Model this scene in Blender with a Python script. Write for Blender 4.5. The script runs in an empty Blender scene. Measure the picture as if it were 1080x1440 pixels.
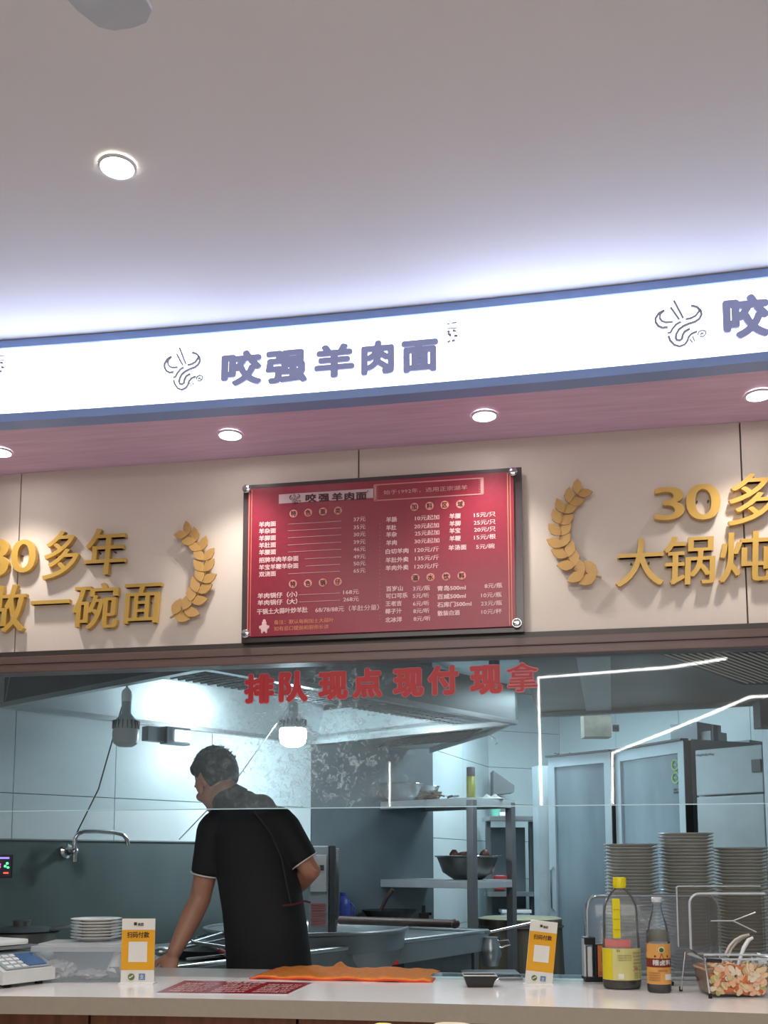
import bpy, bmesh, math, random
from mathutils import Vector as V, Matrix, Euler
random.seed(7)
PI = math.pi
S = bpy.context.scene
C = S.collection

# ------------------------------------------------------------------ camera
F_PX, Y0 = 1449.1, 1047.1
PIT, YAW, ROL = (math.radians(a) for a in (6.41, 9.97, -0.07))
EYE = V((0, 0, 1.35))
fh = V((-math.sin(YAW), math.cos(YAW), 0)); rt = V((math.cos(YAW), math.sin(YAW), 0)); up = V((0, 0, 1))
FW = fh * math.cos(PIT) + up * math.sin(PIT); UP0 = up * math.cos(PIT) - fh * math.sin(PIT)
R2 = rt * math.cos(ROL) + UP0 * math.sin(ROL); U2 = UP0 * math.cos(ROL) - rt * math.sin(ROL)
cd = bpy.data.cameras.new('camera'); cam = bpy.data.objects.new('camera', cd); C.objects.link(cam)
m = Matrix.Identity(4)
for i in range(3):
    m[i][0] = R2[i]; m[i][1] = U2[i]; m[i][2] = -FW[i]; m[i][3] = EYE[i]
cam.matrix_world = m
cd.sensor_fit = 'VERTICAL'; cd.sensor_height = 36; cd.lens = F_PX / 1440 * 36
cd.shift_y = (Y0 - 720) / 1440; cd.clip_start = .05
S.camera = cam

def ray(px, py): return FW + R2 * (px - 540) / F_PX - U2 * (py - Y0) / F_PX
def onZ(px, py, z): d = ray(px, py); return EYE + d * ((z - 1.35) / d.z)
def onY(px, py, Y): d = ray(px, py); return EYE + d * (Y / d.y)
def onD(px, py, D): d = ray(px, py); return EYE + d * (D / d.dot(fh))      # D metres ahead of the camera
def CW(a, d, z=0): return rt * a + fh * d + V((0, 0, z))

# ------------------------------------------------------------------ world, exposure, lights
w = bpy.data.worlds.new('world'); S.world = w; w.use_nodes = True
w.node_tree.nodes['Background'].inputs[0].default_value = (.62, .62, .68, 1)
w.node_tree.nodes['Background'].inputs[1].default_value = .25
S.view_settings.view_transform = 'Standard'; S.view_settings.look = 'None'
S.view_settings.exposure = .46; S.view_settings.gamma = 1; S.view_settings.use_curve_mapping = False

def light(kind, loc, power, col, size=.1, rot=(0, 0, 0), name='lamp_light', **k):
    l = bpy.data.lights.new(name, kind); l.energy = power; l.color = col
    if kind == 'AREA':
        l.shape = k.get('shape', 'DISK'); l.size = size
        if 'size_y' in k: l.size_y = k['size_y']
        if 'spread' in k: l.spread = k['spread']
    else:
        l.shadow_soft_size = size
        if kind == 'SPOT': l.spot_size = k.get('cone', 1.6); l.spot_blend = k.get('blend', .6)
    o = bpy.data.objects.new(name, l); o.location = loc; o.rotation_euler = rot; C.objects.link(o)
    return o
WARM = (1, .9, .82); COOL = (.78, .93, 1)
light('AREA', (-.4, -.2, 2.95), 68, (1, .965, .90), 2.2, shape='SQUARE', name='dining_fill_light')  # unseen soft area lamp added to fill the hall with light
light('AREA', CW(1.15, 7.0, 2.62), 24, COOL, 1.3, shape='RECTANGLE', size_y=.5, rot=(0, 0, YAW - .5), name='kitchen_fill_light')  # unseen cool lamp added to brighten the back wall
light('AREA', CW(.95, 5.7, 2.22), 13, COOL, .25, shape='RECTANGLE', size_y=1.4, rot=(0, 0, YAW), name='kitchen_fill_light')  # unseen cool lamp added under the bulkhead to light the fridges

# ------------------------------------------------------------------ materials
def lin(c):
    return tuple(((x / 255) / 12.92 if x / 255 <= .04045 else ((x / 255 + .055) / 1.055) ** 2.4) for x in c)
MATS = {}
def mat(name, rgb, rough=.5, metal=0., var=.06, scale=9., bump=0., stretch=(1, 1, 1), emit=0, spec=.5, rvar=0, rgb2=None, kind='noise', detail=4):
    if name in MATS: return MATS[name]
    m = bpy.data.materials.new(name); m.use_nodes = True
    nt = m.node_tree; b = nt.nodes['Principled BSDF']
    c = lin(rgb); tc = nt.nodes.new('ShaderNodeTexCoord'); mp = nt.nodes.new('ShaderNodeMapping')
    mp.inputs['Scale'].default_value = stretch
    nt.links.new(tc.outputs['Object'], mp.inputs[0])
    if kind == 'wave':
        n = nt.nodes.new('ShaderNodeTexWave'); n.inputs['Distortion'].default_value = 6; n.inputs['Detail'].default_value = 3
    else:
        n = nt.nodes.new('ShaderNodeTexNoise'); n.inputs['Detail'].default_value = detail
    n.inputs['Scale'].default_value = scale
    nt.links.new(mp.outputs[0], n.inputs['Vector'])
    fac = n.outputs['Fac']
    r = nt.nodes.new('ShaderNodeValToRGB')
    c2 = lin(rgb2) if rgb2 else tuple(min(1, x * (1 + var)) for x in c)
    c1 = c if rgb2 else tuple(x * (1 - var) for x in c)
    r.color_ramp.elements[0].color = (*c1, 1); r.color_ramp.elements[1].color = (*c2, 1)
    r.color_ramp.elements[0].position = .3; r.color_ramp.elements[1].position = .7
    nt.links.new(fac, r.inputs[0]); nt.links.new(r.outputs[0], b.inputs['Base Color'])
    b.inputs['Roughness'].default_value = rough; b.inputs['Metallic'].default_value = metal
    b.inputs['Specular IOR Level'].default_value = spec
    if rvar:
        mr = nt.nodes.new('ShaderNodeMapRange'); mr.inputs[3].default_value = max(0, rough - rvar); mr.inputs[4].default_value = rough + rvar
        nt.links.new(fac, mr.inputs[0]); nt.links.new(mr.outputs[0], b.inputs['Roughness'])
    if bump:
        bp = nt.nodes.new('ShaderNodeBump'); bp.inputs['Strength'].default_value = bump; bp.inputs['Distance'].default_value = .01
        nt.links.new(fac, bp.inputs['Height']); nt.links.new(bp.outputs[0], b.inputs['Normal'])
    if emit:
        b.inputs['Emission Color'].default_value = (*c, 1); b.inputs['Emission Strength'].default_value = emit
    MATS[name] = m; return m
def glassy(name, tint=(1, 1, 1), gloss=.08, haze=.0, hazecol=(.8, .85, .9), rough=.02, dirt=0, scale=14, ior=1.45, glare_patch=None):
    """clear sheet: see-through, fresnel reflection, a thin diffuse film of grease"""
    if name in MATS: return MATS[name]
    m = bpy.data.materials.new(name); m.use_nodes = True; nt = m.node_tree; nt.nodes.remove(nt.nodes['Principled BSDF'])
    out = nt.nodes['Material Output']
    tr = nt.nodes.new('ShaderNodeBsdfTransparent'); tr.inputs[0].default_value = (*tint, 1)
    gl = nt.nodes.new('ShaderNodeBsdfGlossy'); gl.inputs['Roughness'].default_value = rough
    fr = nt.nodes.new('ShaderNodeFresnel'); fr.inputs[0].default_value = ior
    mx = nt.nodes.new('ShaderNodeMixShader')
    nt.links.new(fr.outputs[0], mx.inputs[0]); nt.links.new(tr.outputs[0], mx.inputs[1]); nt.links.new(gl.outputs[0], mx.inputs[2])
    if haze or dirt:
        df = nt.nodes.new('ShaderNodeBsdfDiffuse'); df.inputs[0].default_value = (*hazecol, 1)
        tl = nt.nodes.new('ShaderNodeBsdfTranslucent'); tl.inputs[0].default_value = (*hazecol, 1)
        dd = nt.nodes.new('ShaderNodeMixShader'); nt.links.new(df.outputs[0], dd.inputs[1]); nt.links.new(tl.outputs[0], dd.inputs[2])
        m2 = nt.nodes.new('ShaderNodeMixShader'); nt.links.new(mx.outputs[0], m2.inputs[1]); nt.links.new(dd.outputs[0], m2.inputs[2])
        if dirt:
            tc = nt.nodes.new('ShaderNodeTexCoord'); n = nt.nodes.new('ShaderNodeTexNoise'); n.inputs['Scale'].default_value = scale
            n.inputs['Detail'].default_value = 8; n.inputs['Distortion'].default_value = 1.6
            nt.links.new(tc.outputs['Object'], n.inputs['Vector'])
            mr = nt.nodes.new('ShaderNodeMapRange'); mr.inputs[1].default_value = .52; mr.inputs[2].default_value = .70
            mr.inputs[3].default_value = haze; mr.inputs[4].default_value = haze + dirt
            nt.links.new(n.outputs['Fac'], mr.inputs[0]); src = mr.outputs[0]
            if glare_patch:   # smears thickened round the lit bulb to paint its glare; x and z middle
                sx = nt.nodes.new('ShaderNodeVectorMath'); sx.operation = 'DISTANCE'; sx.inputs[1].default_value = (glare_patch[0], YW, 1.35 + glare_patch[1])
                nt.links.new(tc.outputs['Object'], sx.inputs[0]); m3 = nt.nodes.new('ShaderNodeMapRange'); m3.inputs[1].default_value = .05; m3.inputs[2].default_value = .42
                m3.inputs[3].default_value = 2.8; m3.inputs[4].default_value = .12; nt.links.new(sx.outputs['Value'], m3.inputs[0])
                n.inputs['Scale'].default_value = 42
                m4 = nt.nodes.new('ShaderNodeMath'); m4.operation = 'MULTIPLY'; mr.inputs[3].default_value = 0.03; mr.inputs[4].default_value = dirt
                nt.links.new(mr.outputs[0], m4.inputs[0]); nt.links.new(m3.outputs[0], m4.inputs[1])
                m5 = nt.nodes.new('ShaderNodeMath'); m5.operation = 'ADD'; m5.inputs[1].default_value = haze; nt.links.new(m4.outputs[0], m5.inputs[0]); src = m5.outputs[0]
            nt.links.new(src, m2.inputs[0])
        else: m2.inputs[0].default_value = haze
        mx = m2
    nt.links.new(mx.outputs[0], out.inputs[0]); MATS[name] = m; return m
def emis(name, col, s):
    if name in MATS: return MATS[name]
    m = bpy.data.materials.new(name); m.use_nodes = True; nt = m.node_tree; b = nt.nodes['Principled BSDF']
    b.inputs['Base Color'].default_value = (*col, 1); b.inputs['Emission Color'].default_value = (*col, 1); b.inputs['Emission Strength'].default_value = s
    MATS[name] = m; return m

ceil_m = mat('white_ceiling_paint', (226, 224, 220), .9, var=.01, scale=3)
panel_m = mat('beige_wall_panel', (218, 206, 196), .55, var=.025, scale=60, stretch=(1, 1, 14), bump=.02)
soffit_m = mat('mauve_wood_laminate', (228, 196, 224), .5, rgb2=(210, 178, 206), scale=5, stretch=(1, 12, 1))
gap_m = mat('dark_joint', (40, 36, 34), .7)
frame_m = mat('brown_window_frame', (104, 84, 80), .4, var=.08, scale=8, stretch=(1, 10, 10))
dark_frame_m = mat('dark_metal_strip', (66, 60, 58), .4)
trim_m = mat('slate_blue_trim', (140, 165, 215), .4, metal=.1, var=.03)  # colour lifted and blued for the sign's glow on the strips
gold_m = mat('satin_gold_paint', (206, 166, 84), .36, metal=.2, var=.04)
gold2_m = mat('pale_gold_paint', (192, 152, 92), .4, metal=.15, var=.05)
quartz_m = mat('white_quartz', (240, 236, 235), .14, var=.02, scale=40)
quartz_edge_shaded_m = mat('quartz_edge_shaded', (156, 146, 132), .35, var=.03, scale=60)  # darker copy of the white quartz, shade of upright faces in the colour
wood_m = mat('brown_wood_board', (128, 80, 50), .45, rgb2=(98, 58, 36), scale=7, stretch=(6, 1, .6))
steel_m = mat('brushed_steel', (176, 182, 184), .32, metal=.9, var=.06, scale=6, rvar=.1, stretch=(1, 1, 8))
steeld_m = mat('dull_steel', (118, 126, 130), .42, metal=.75, var=.1, scale=5, rvar=.1)
hood_m = mat('hood_steel', (168, 178, 180), .38, metal=.7, var=.12, scale=3, rvar=.12)
wallw_m = mat('white_kitchen_panel', (206, 222, 226), .35, var=.03, scale=3)
splash_m = mat('stainless_splashback', (104, 118, 119), .4, metal=.4, var=.12, scale=3, rvar=.1, stretch=(1, 1, .4))
darkwall_m = mat('grey_steel_cladding', (98, 110, 116), .45, metal=.15, var=.1, scale=4)
tile_m = mat('white_tile', (210, 226, 230), .25, var=.02, scale=4)
grout_m = mat('grey_grout', (120, 134, 140), .8)
darkceil_m = mat('greasy_dark_steel', (74, 69, 60), .4, metal=.3, var=.15, scale=3, rvar=.1)
black_m = mat('black_plastic', (24, 24, 26), .4)
dgrey_m = mat('dark_grey_plastic', (58, 60, 64), .45)
white_m = mat('white_plastic', (226, 228, 228), .35, var=.02)
ceramic_m = mat('white_ceramic', (224, 224, 222), .18, var=.02)
chrome_m = mat('chrome', (215, 218, 220), .12, metal=1, var=.03)
rubber_m = mat('black_rubber', (20, 20, 20), .7)
floor_m = mat('grey_floor_tile', (190, 182, 180), .3, var=.05, scale=3)
hallwall_m = mat('grey_hall_wall', (150, 144, 142), .7, var=.05)
led_m = emis('led_white', (1, .97, .92), 20)
lamp_m = emis('downlight_diffuser', (1, .97, .93), 22)

# ------------------------------------------------------------------ mesh helpers
class MB:
    def __init__(s): s.bm = bmesh.new()
    def _x(s, geo, M):
        bmesh.ops.transform(s.bm, matrix=M, verts=[v for v in geo if isinstance(v, bmesh.types.BMVert)]); return s
    def box(s, c, d, rz=0, rx=0, ry=0, bev=0):
        g = bmesh.ops.create_cube(s.bm, size=1)
        vs = g['verts']
        M = Matrix.Translation(c) @ Euler((rx, ry, rz)).to_matrix().to_4x4() @ Matrix.Diagonal((*d, 1))
        s._x(vs, M)
        if bev:
            es = list({e for v in vs for e in v.link_edges})
            bmesh.ops.bevel(s.bm, geom=es, offset=bev, segments=2, affect='EDGES', profile=.7)
        return s
    def cone(s, p0, p1, r0, r1=None, seg=16, caps=True):
        p0, p1 = V(p0), V(p1); r1 = r0 if r1 is None else r1
        d = p1 - p0; g = bmesh.ops.create_cone(s.bm, cap_ends=caps, segments=seg, radius1=max(r0, 1e-5), radius2=max(r1, 1e-5), depth=d.length)
        q = V((0, 0, 1)).rotation_difference(d.normalized()).to_matrix().to_4x4()
        s._x(g['verts'], Matrix.Translation((p0 + p1) / 2) @ q); return s
    def ball(s, c, r, seg=16, rot=None):
        g = bmesh.ops.create_uvsphere(s.bm, u_segments=seg, v_segments=max(6, seg // 2 + 2), radius=1)
        r = (r, r, r) if not hasattr(r, '__len__') else r
        M = Matrix.Translation(c) @ (rot.to_4x4() if rot else Matrix.Identity(4)) @ Matrix.Diagonal((*r, 1))
        s._x(g['verts'], M); return s
    def cap(s, p0, r0, p1, r1, seg=14):
        s.cone(p0, p1, r0, r1, seg); s.ball(p0, r0, seg); s.ball(p1, r1, seg); return s
    def tube(s, pts, r, seg=8, closed=False):
        pts = [V(p) for p in pts]; n = len(pts); rings = []
        rr = r if hasattr(r, '__len__') else [r] * n
        prev = None
        for i, p in enumerate(pts):
            a = pts[(i - 1) % n] if (closed or i > 0) else p
            b = pts[(i + 1) % n] if (closed or i < n - 1) else p
            t = (b - a).normalized()
            if prev is None:
                x = t.orthogonal().normalized()
            else:
                x = (prev - t * prev.dot(t)).normalized()
            prev = x; y = t.cross(x)
            rings.append([s.bm.verts.new(p + (x * math.cos(2 * PI * k / seg) + y * math.sin(2 * PI * k / seg)) * rr[i]) for k in range(seg)])
        for i in range(n if closed else n - 1):
            A, B = rings[i], rings[(i + 1) % n]
            for k in range(seg):
                try: s.bm.faces.new((A[k], A[(k + 1) % seg], B[(k + 1) % seg], B[k]))
                except ValueError: pass
        if not closed:
            s.bm.faces.new(rings[0][::-1]); s.bm.faces.new(rings[-1])
        return s
    def lathe(s, prof, c=(0, 0, 0), seg=32, sx=1, sy=1, close=True):
        c = V(c); rings = []
        for r, z in prof:
            if r < 1e-6: rings.append([s.bm.verts.new(c + V((0, 0, z)))])
            else: rings.append([s.bm.verts.new(c + V((sx * r * math.cos(2 * PI * k / seg), sy * r * math.sin(2 * PI * k / seg), z))) for k in range(seg)])
        for A, B in zip(rings, rings[1:]):
            for k in range(seg):
                k2 = (k + 1) % seg
                if len(A) == 1 and len(B) == 1: continue
                if len(A) == 1: f = (A[0], B[k2], B[k])
                elif len(B) == 1: f = (A[k], A[k2], B[0])
                else: f = (A[k], A[k2], B[k2], B[k])
                s.bm.faces.new(f)
        return s
    def prism(s, poly, h, M=None):
        """polygon in the xy plane lifted by h along z, moved by M"""
        a = [s.bm.verts.new((x, y, 0)) for x, y in poly]; b = [s.bm.verts.new((x, y, h)) for x, y in poly]
        n = len(poly)
        s.bm.faces.new(a[::-1]); s.bm.faces.new(b)
        for i in range(n): s.bm.faces.new((a[i], a[(i + 1) % n], b[(i + 1) % n], b[i]))
        if M is not None: s._x(a + b, M)
        return s
    def poly3(s, pts, thick):
        """slab from 3-D corner points, thickened along its normal"""
        pts = [V(p) for p in pts]; nrm = (pts[1] - pts[0]).cross(pts[2] - pts[0]).normalized() * thick
        a = [s.bm.verts.new(p) for p in pts]; b = [s.bm.verts.new(p + nrm) for p in pts]; n = len(pts)
        s.bm.faces.new(a[::-1]); s.bm.faces.new(b)
        for i in range(n): s.bm.faces.new((a[i], a[(i + 1) % n], b[(i + 1) % n], b[i]))
        return s
    def build(s, name, m, parent=None, smooth=False, loc=None, kind=None, label=None, sub=0):
        bmesh.ops.recalc_face_normals(s.bm, faces=s.bm.faces[:])
        me = bpy.data.meshes.new(name); s.bm.to_mesh(me); s.bm.free()
        if smooth:
            for p in me.polygons: p.use_smooth = True
            try: me.set_sharp_from_angle(angle=math.radians(40))
            except Exception: pass
        me.materials.append(m)
        o = bpy.data.objects.new(name, me); C.objects.link(o)
        if parent: o.parent = parent
        if loc is not None: o.location = loc
        if kind: o['kind'] = kind
        if label: o['label'] = label
        return o

def tag(o, label, cat, group=None):
    o['label'] = label; o['category'] = cat
    if group: o['group'] = group
    return o
def thing(name, label, cat, loc=(0, 0, 0), rz=0, group=None):
    o = bpy.data.objects.new(name, None); C.objects.link(o); o.empty_display_size = .05
    o.location = loc; o.rotation_euler = (0, 0, rz); return tag(o, label, cat, group)
def copyobj(o, parent=None):
    c = o.copy(); C.objects.link(c); c.parent = parent
    for ch in list(o.children): copyobj(ch, c)
    return c

_tx = {}
def glyphs(s, bold=0., ext=0.):
    key = (s, bold, ext)
    if key in _tx: return _tx[key]
    cu = bpy.data.curves.new('t', 'FONT'); cu.body = s; cu.size = 1; cu.offset = bold; cu.extrude = ext; cu.resolution_u = 2 if ext == 0 else 5
    o = bpy.data.objects.new('t', cu); C.objects.link(o)
    dg = bpy.context.evaluated_depsgraph_get(); me = bpy.data.meshes.new_from_object(o.evaluated_get(dg))
    vs = [v.co.copy() for v in me.vertices]; fs = [tuple(p.vertices) for p in me.polygons]
    bpy.data.objects.remove(o); bpy.data.curves.remove(cu); bpy.data.meshes.remove(me)
    _tx[key] = (vs, fs); return _tx[key]
def write(mb, s, fn, bold=0., ext=0., cell=False):
    """puts lettering into mb; fn(u, v, w) maps unit text space (u 0..1 along, v 0..1 up an em) to 3-D"""
    vs, fs = glyphs(s, 0., ext)
    if not vs: return mb
    n = 0 if not bold else (2 if bold < .03 else (4 if ext == 0 and not cell else 10))
    offs = [(0, 0)] if n == 0 else ([(-bold * .6, 0), (bold * .6, 0)] if n == 2 else [(bold * math.cos(2 * PI * (k + .5) / n), bold * math.sin(2 * PI * (k + .5) / n)) for k in range(n)])
    x0 = min(v.x for v in vs); x1 = max(v.x for v in vs)
    if cell: x0, x1 = 0, float(len(s))
    for q, (ox, oy) in enumerate(offs):
        nv = [mb.bm.verts.new(fn((v.x - x0 + ox) / (x1 - x0), (v.y + .12 + oy), v.z * (1 - .004 * q) + (q * 5e-5 if ext == 0 else 0))) for v in vs]
        for f in fs:
            try: mb.bm.faces.new([nv[i] for i in f])
            except ValueError: pass
    return mb
def wr(mb, s, x0, x1, z0, h, y, bold=.0, ext=.0, th=1., cell=False, slant=0.):
    """lettering on an upright plane facing -Y"""
    return write(mb, s, lambda u, v, w: V((x0 + u * (x1 - x0) + slant * (v - .5) * h, y - w * th, z0 + v * h)), bold, ext, cell)

def remesh(mb, name, m, parent, vox=.006, smooth=2, label=None):
    o = mb.build('tmp', m); md = o.modifiers.new('r', 'REMESH'); md.mode = 'VOXEL'; md.voxel_size = vox
    if smooth:
        sm = o.modifiers.new('s', 'SMOOTH'); sm.iterations = smooth; sm.factor = .5
    dg = bpy.context.evaluated_depsgraph_get(); me = bpy.data.meshes.new_from_object(o.evaluated_get(dg))
    old = o.data; bpy.data.objects.remove(o); bpy.data.meshes.remove(old)
    for p in me.polygons: p.use_smooth = True
    me.name = name
    if not me.materials: me.materials.append(m)
    o = bpy.data.objects.new(name, me); C.objects.link(o); o.parent = parent
    if label: o['label'] = label
    return o

# ================================================================== SETTING
YW = 3.25
def st(name, mb, m, **k): return mb.build(name, m, kind='structure', **k)
st('floor', MB().box((0, 3.2, -.05), (9, 12, .1)), floor_m)
ZC = 2.985
st('ceiling', MB().box((-.2, .6, ZC + .05), (8.4, 4.6, .1)), ceil_m)
st('wall_back', MB().box((-.2, -1.75, 1.5), (8.4, .1, 3)), hallwall_m)
st('wall_left', MB().box((-4.35, .8, 1.5), (.1, 5, 3)), hallwall_m)
st('wall_right', MB().box((3.95, .8, 1.5), (.1, 5, 3)), hallwall_m)

def bow(x, y): return y - .024 * ((x + .53) / 1.1) ** 2
# soffit
mb = MB(); xs = [-3.4 + i * .2 for i in range(32)]
poly = [(x, bow(x, 2.872)) for x in xs] + [(xs[-1], YW + .25), (xs[0], YW + .25)]
mb.prism(poly, .26, Matrix.Translation((0, 0, 2.716)))
st('trim_1', mb, soffit_m)
# wall panels : backing + separate panels
st('wall_front', MB().box((-.4, YW + .07, 2.4), (6.2, .1, .64)), gap_m)
for k in range(-3, 3):
    x0 = -.656 + k * 1.22
    mb = MB().box((x0 + .61, YW + .01, (2.069 + 2.716) / 2), (1.2155, .02, 2.716 - 2.069), bev=.0015)
    mb.build('wall_panel', panel_m, bpy.data.objects['wall_front'])
# frame above the glass
mb = MB().box((-.4, YW + .012, 2.0585), (6.2, .05, .021)); st('trim_2', mb, dark_frame_m)
mb = MB().box((-.4, YW + .0, 2.034), (6.2, .075, .026), bev=.003).box((-.4, YW + .005, 2.006), (6.2, .08, .028), bev=.003); st('trim_3', mb, frame_m)
# partition below the slab
st('wall_counter', MB().box((-.4, YW, .44), (6.2, .12, .88)), hallwall_m)

# serving hatch glass, lower edge polished
glass_m = glassy('greasy_hatch_glass', (.93, .97, .98), haze=.035, dirt=.22, scale=13, hazecol=(.75, .85, .9), glare_patch=(onY(440, 1050, YW).x, onY(440, 1050, YW).z - 1.35))
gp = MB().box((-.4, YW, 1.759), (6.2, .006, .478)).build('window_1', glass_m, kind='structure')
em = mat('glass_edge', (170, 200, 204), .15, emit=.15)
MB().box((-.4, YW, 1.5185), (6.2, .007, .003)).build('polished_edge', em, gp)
redv = mat('red_vinyl', (186, 36, 46), .45, var=.03)
pinkv = mat('pale_red_outline', (214, 132, 138), .5)
for ch, a, b, yt, yb in [('排', 345, 385, 948, 988), ('队', 391, 432, 944, 986), ('现', 449, 489, 943, 983), ('点', 497, 537, 940, 980), ('现', 554, 595, 938, 979), ('付', 603, 644, 936, 976), ('现', 662, 705, 934, 975), ('拿', 713, 756, 932, 973)]:
    p0 = onY(a, yb, YW); p1 = onY(b, yt, YW); h = (p1.z - p0.z) * 1.06
    o = wr(MB(), ch, p0.x - .002, p1.x + .002, p0.z - .004, h, YW - .0045, bold=.046 if ch != '拿' else .026, ext=.3, th=.004, cell=True).build('red_character', redv, gp)
    o2 = wr(MB(), ch, p0.x - .002, p1.x + .002, p0.z - .004, h, YW - .0036, bold=.066 if ch != '拿' else .042, ext=.1, th=.002, cell=True).build('character_outline', pinkv, o)

# counter
CZ = .965
mb = MB(); fx = [-3.2 + i * .2 for i in range(30)]
front = [(x, onZ(540, 1409.5, CZ).y - .05 * ((x + .53) / 1.05) ** 2) for x in fx]
CB = onZ(540, 1366, CZ).y
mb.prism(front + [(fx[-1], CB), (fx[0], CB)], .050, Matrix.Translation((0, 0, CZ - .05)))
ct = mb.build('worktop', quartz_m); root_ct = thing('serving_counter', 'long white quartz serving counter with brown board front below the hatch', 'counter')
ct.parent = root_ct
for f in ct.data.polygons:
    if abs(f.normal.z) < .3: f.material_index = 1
ct.data.materials.append(quartz_edge_shaded_m)
for i in range(8):
    x = -2.6 + i * .62
    MB().box((x + .3, front[13][1] + .04 - .0 * i, .46), (.612, .02, .9), bev=.002).build('front_board', wood_m, root_ct)
MB().box((-.4, front[13][1] + .08, .46), (5.6, .05, .9)).build('carcass', gap_m, root_ct)

# ================================================================== SIGN LIGHT BOX
sign = thing('sign_lightbox', 'long white backlit sign box with dark characters and emblems along the ceiling edge', 'sign', (0, 0, 0))
sign_m = emis('sign_acrylic', (.70, .85, 1.0), 2.9)
z0, z1 = 2.741, 2.958
def strip(za, zb, yo, th, nm, m):
    mb = MB(); poly = [(x, bow(x, 2.872) + yo) for x in xs] + [(x, bow(x, 2.872) + yo + th) for x in reversed(xs)]
    mb.prism(poly, zb - za, Matrix.Translation((0, 0, za))); return mb.build(nm, m, sign)
strip(z0, z1, 0, .05, 'lit_face', sign_m)
strip(2.714, z0, -.008, .06, 'lower_trim', trim_m)
strip(z1, 2.983, -.008, .06, 'upper_trim', trim_m)
let_m = mat('dark_slate_letter', (104, 107, 138), .5, var=.03, emit=.7)  # faint emission stands for backlight and glare over the letters
def sgn(px, py): return onY(px, py, 2.862)
def sig_char(ch, a, b, yt, yb, bold=.05, cell=True, cn=.5):
    p0 = sgn(a, yb); p1 = sgn(b, yt); yy = bow((p0.x + p1.x) / 2, 2.872)
    sl = 0
    wr(MB(), ch, p0.x, p1.x, min(p0.z, p1.z), abs(p1.z - p0.z) * 1.02, yy - .003, bold=bold, ext=.5, th=.008, cell=cell).build('character', let_m, sign)
SW = [('咬', 309, 367, 492, 544), ('强', 373, 431, 488, 540), ('羊', 441, 498, 482, 532), ('肉', 505, 556, 477, 527), ('面', 564, 616, 473, 524)]
for c in SW: sig_char(*c)
sig_char('咬', 1015, 1078, 418, 482)
STR = [([(245, 125), (320, 310)], 9), ([(215, 190), (285, 320)], 9),
       ([(160, 215), (110, 240), (80, 290), (82, 330), (105, 370), (140, 390), (185, 388)], 11),
       ([(155, 222), (122, 250), (118, 290), (135, 320), (170, 338), (230, 338)], 9),
       ([(390, 192), (440, 210), (472, 250), (478, 290), (460, 330), (420, 358), (370, 370), (320, 390), (280, 420), (255, 465), (250, 500), (260, 525), (285, 530), (305, 515), (310, 480), (330, 445), (375, 422)], 11),
       ([(466, 235), (452, 265), (425, 300), (385, 318), (340, 325)], 10),
       ([(300, 345), (260, 365), (230, 400), (205, 445), (182, 445)], 10),
       ([(188, 475), (200, 520), (235, 570), (280, 590), (325, 575), (350, 540), (360, 505), (385, 475), (435, 455)], 10),
       ([(440, 490), (450, 460), (480, 448), (508, 460), (508, 490), (485, 512), (455, 506)], 6), ([(462, 490), (475, 476), (490, 486)], 7),
       ([(370, 525), (392, 562)], 5), ([(395, 500), (412, 552)], 5)]
def ribbon(mb, pts, wd, fn, th):
    pts = [V((x, y, 0)) for x, y in pts]
    L = []; Rr = []
    for i, p in enumerate(pts):
        a = pts[max(0, i - 1)]; b = pts[min(len(pts) - 1, i + 1)]; t = (b - a).normalized(); n = V((-t.y, t.x, 0)) * wd / 2
        L.append(p + n); Rr.append(p - n)
    for i in range(len(pts) - 1):
        q = [L[i], L[i + 1], Rr[i + 1], Rr[i]]
        a = [mb.bm.verts.new(fn(c.x, c.y, 0)) for c in q]; b = [mb.bm.verts.new(fn(c.x, c.y, th)) for c in q]
        mb.bm.faces.new(a); mb.bm.faces.new(b[::-1])
        for k in range(4): mb.bm.faces.new((a[k], a[(k + 1) % 4], b[(k + 1) % 4], b[k]))
def emblem(mb, x0, x1, zb, zt, y, th, wk=1.):
    for pts, wd in STR:
        ribbon(mb, pts, wd * wk, lambda u, v, t: V((x0 + (u - 70) / 445 * (x1 - x0), y - t, zt - (v - 118) / 477 * (zt - zb))), th)
    return mb
grey_let = mat('grey_emblem', (104, 104, 108), .5, emit=.6)  # emission again stands for the backlight coming through
for a, b, yt, yb in [(230, 287, 486, 552), (921, 991, 420, 493)]:
    p0 = sgn(a, yb); p1 = sgn(b, yt)
    emblem(MB(), p0.x, p1.x, p0.z, p1.z, bow(p0.x, 2.872) - .003, .005, 1.9).build('horned_emblem', grey_let, sign)
for a, b, yt, yb in [(628, 643, 450, 481), (-2, 12, 503, 530)]:
    p0 = sgn(a, yb); p1 = sgn(b, yt); mb = MB(); yy = bow(p0.x, 2.872) - .003; W_, H_ = p1.x - p0.x, p1.z - p0.z
    rnd = random.Random(3)
    for i in range(9): mb.box((p0.x + W_ * rnd.uniform(.15, .85), yy, p0.z + H_ * rnd.uniform(.05, .6)), (W_ * rnd.uniform(.15, .35), .004, H_ * rnd.uniform(.05, .12)), ry=rnd.uniform(-.8, .8))
    mb.box((p0.x + W_ * .15, yy, p0.z + H_ * .9), (W_ * .3, .004, H_ * .05)).box((p0.x + W_ * .7, yy, p0.z + H_ * .93), (W_ * .5, .004, H_ * .05)).box((p0.x + W_ * .5, yy, p0.z + H_ * .68), (W_ * .9, .004, H_ * .04))
    mb.build('seal_mark', grey_let, sign)

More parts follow.
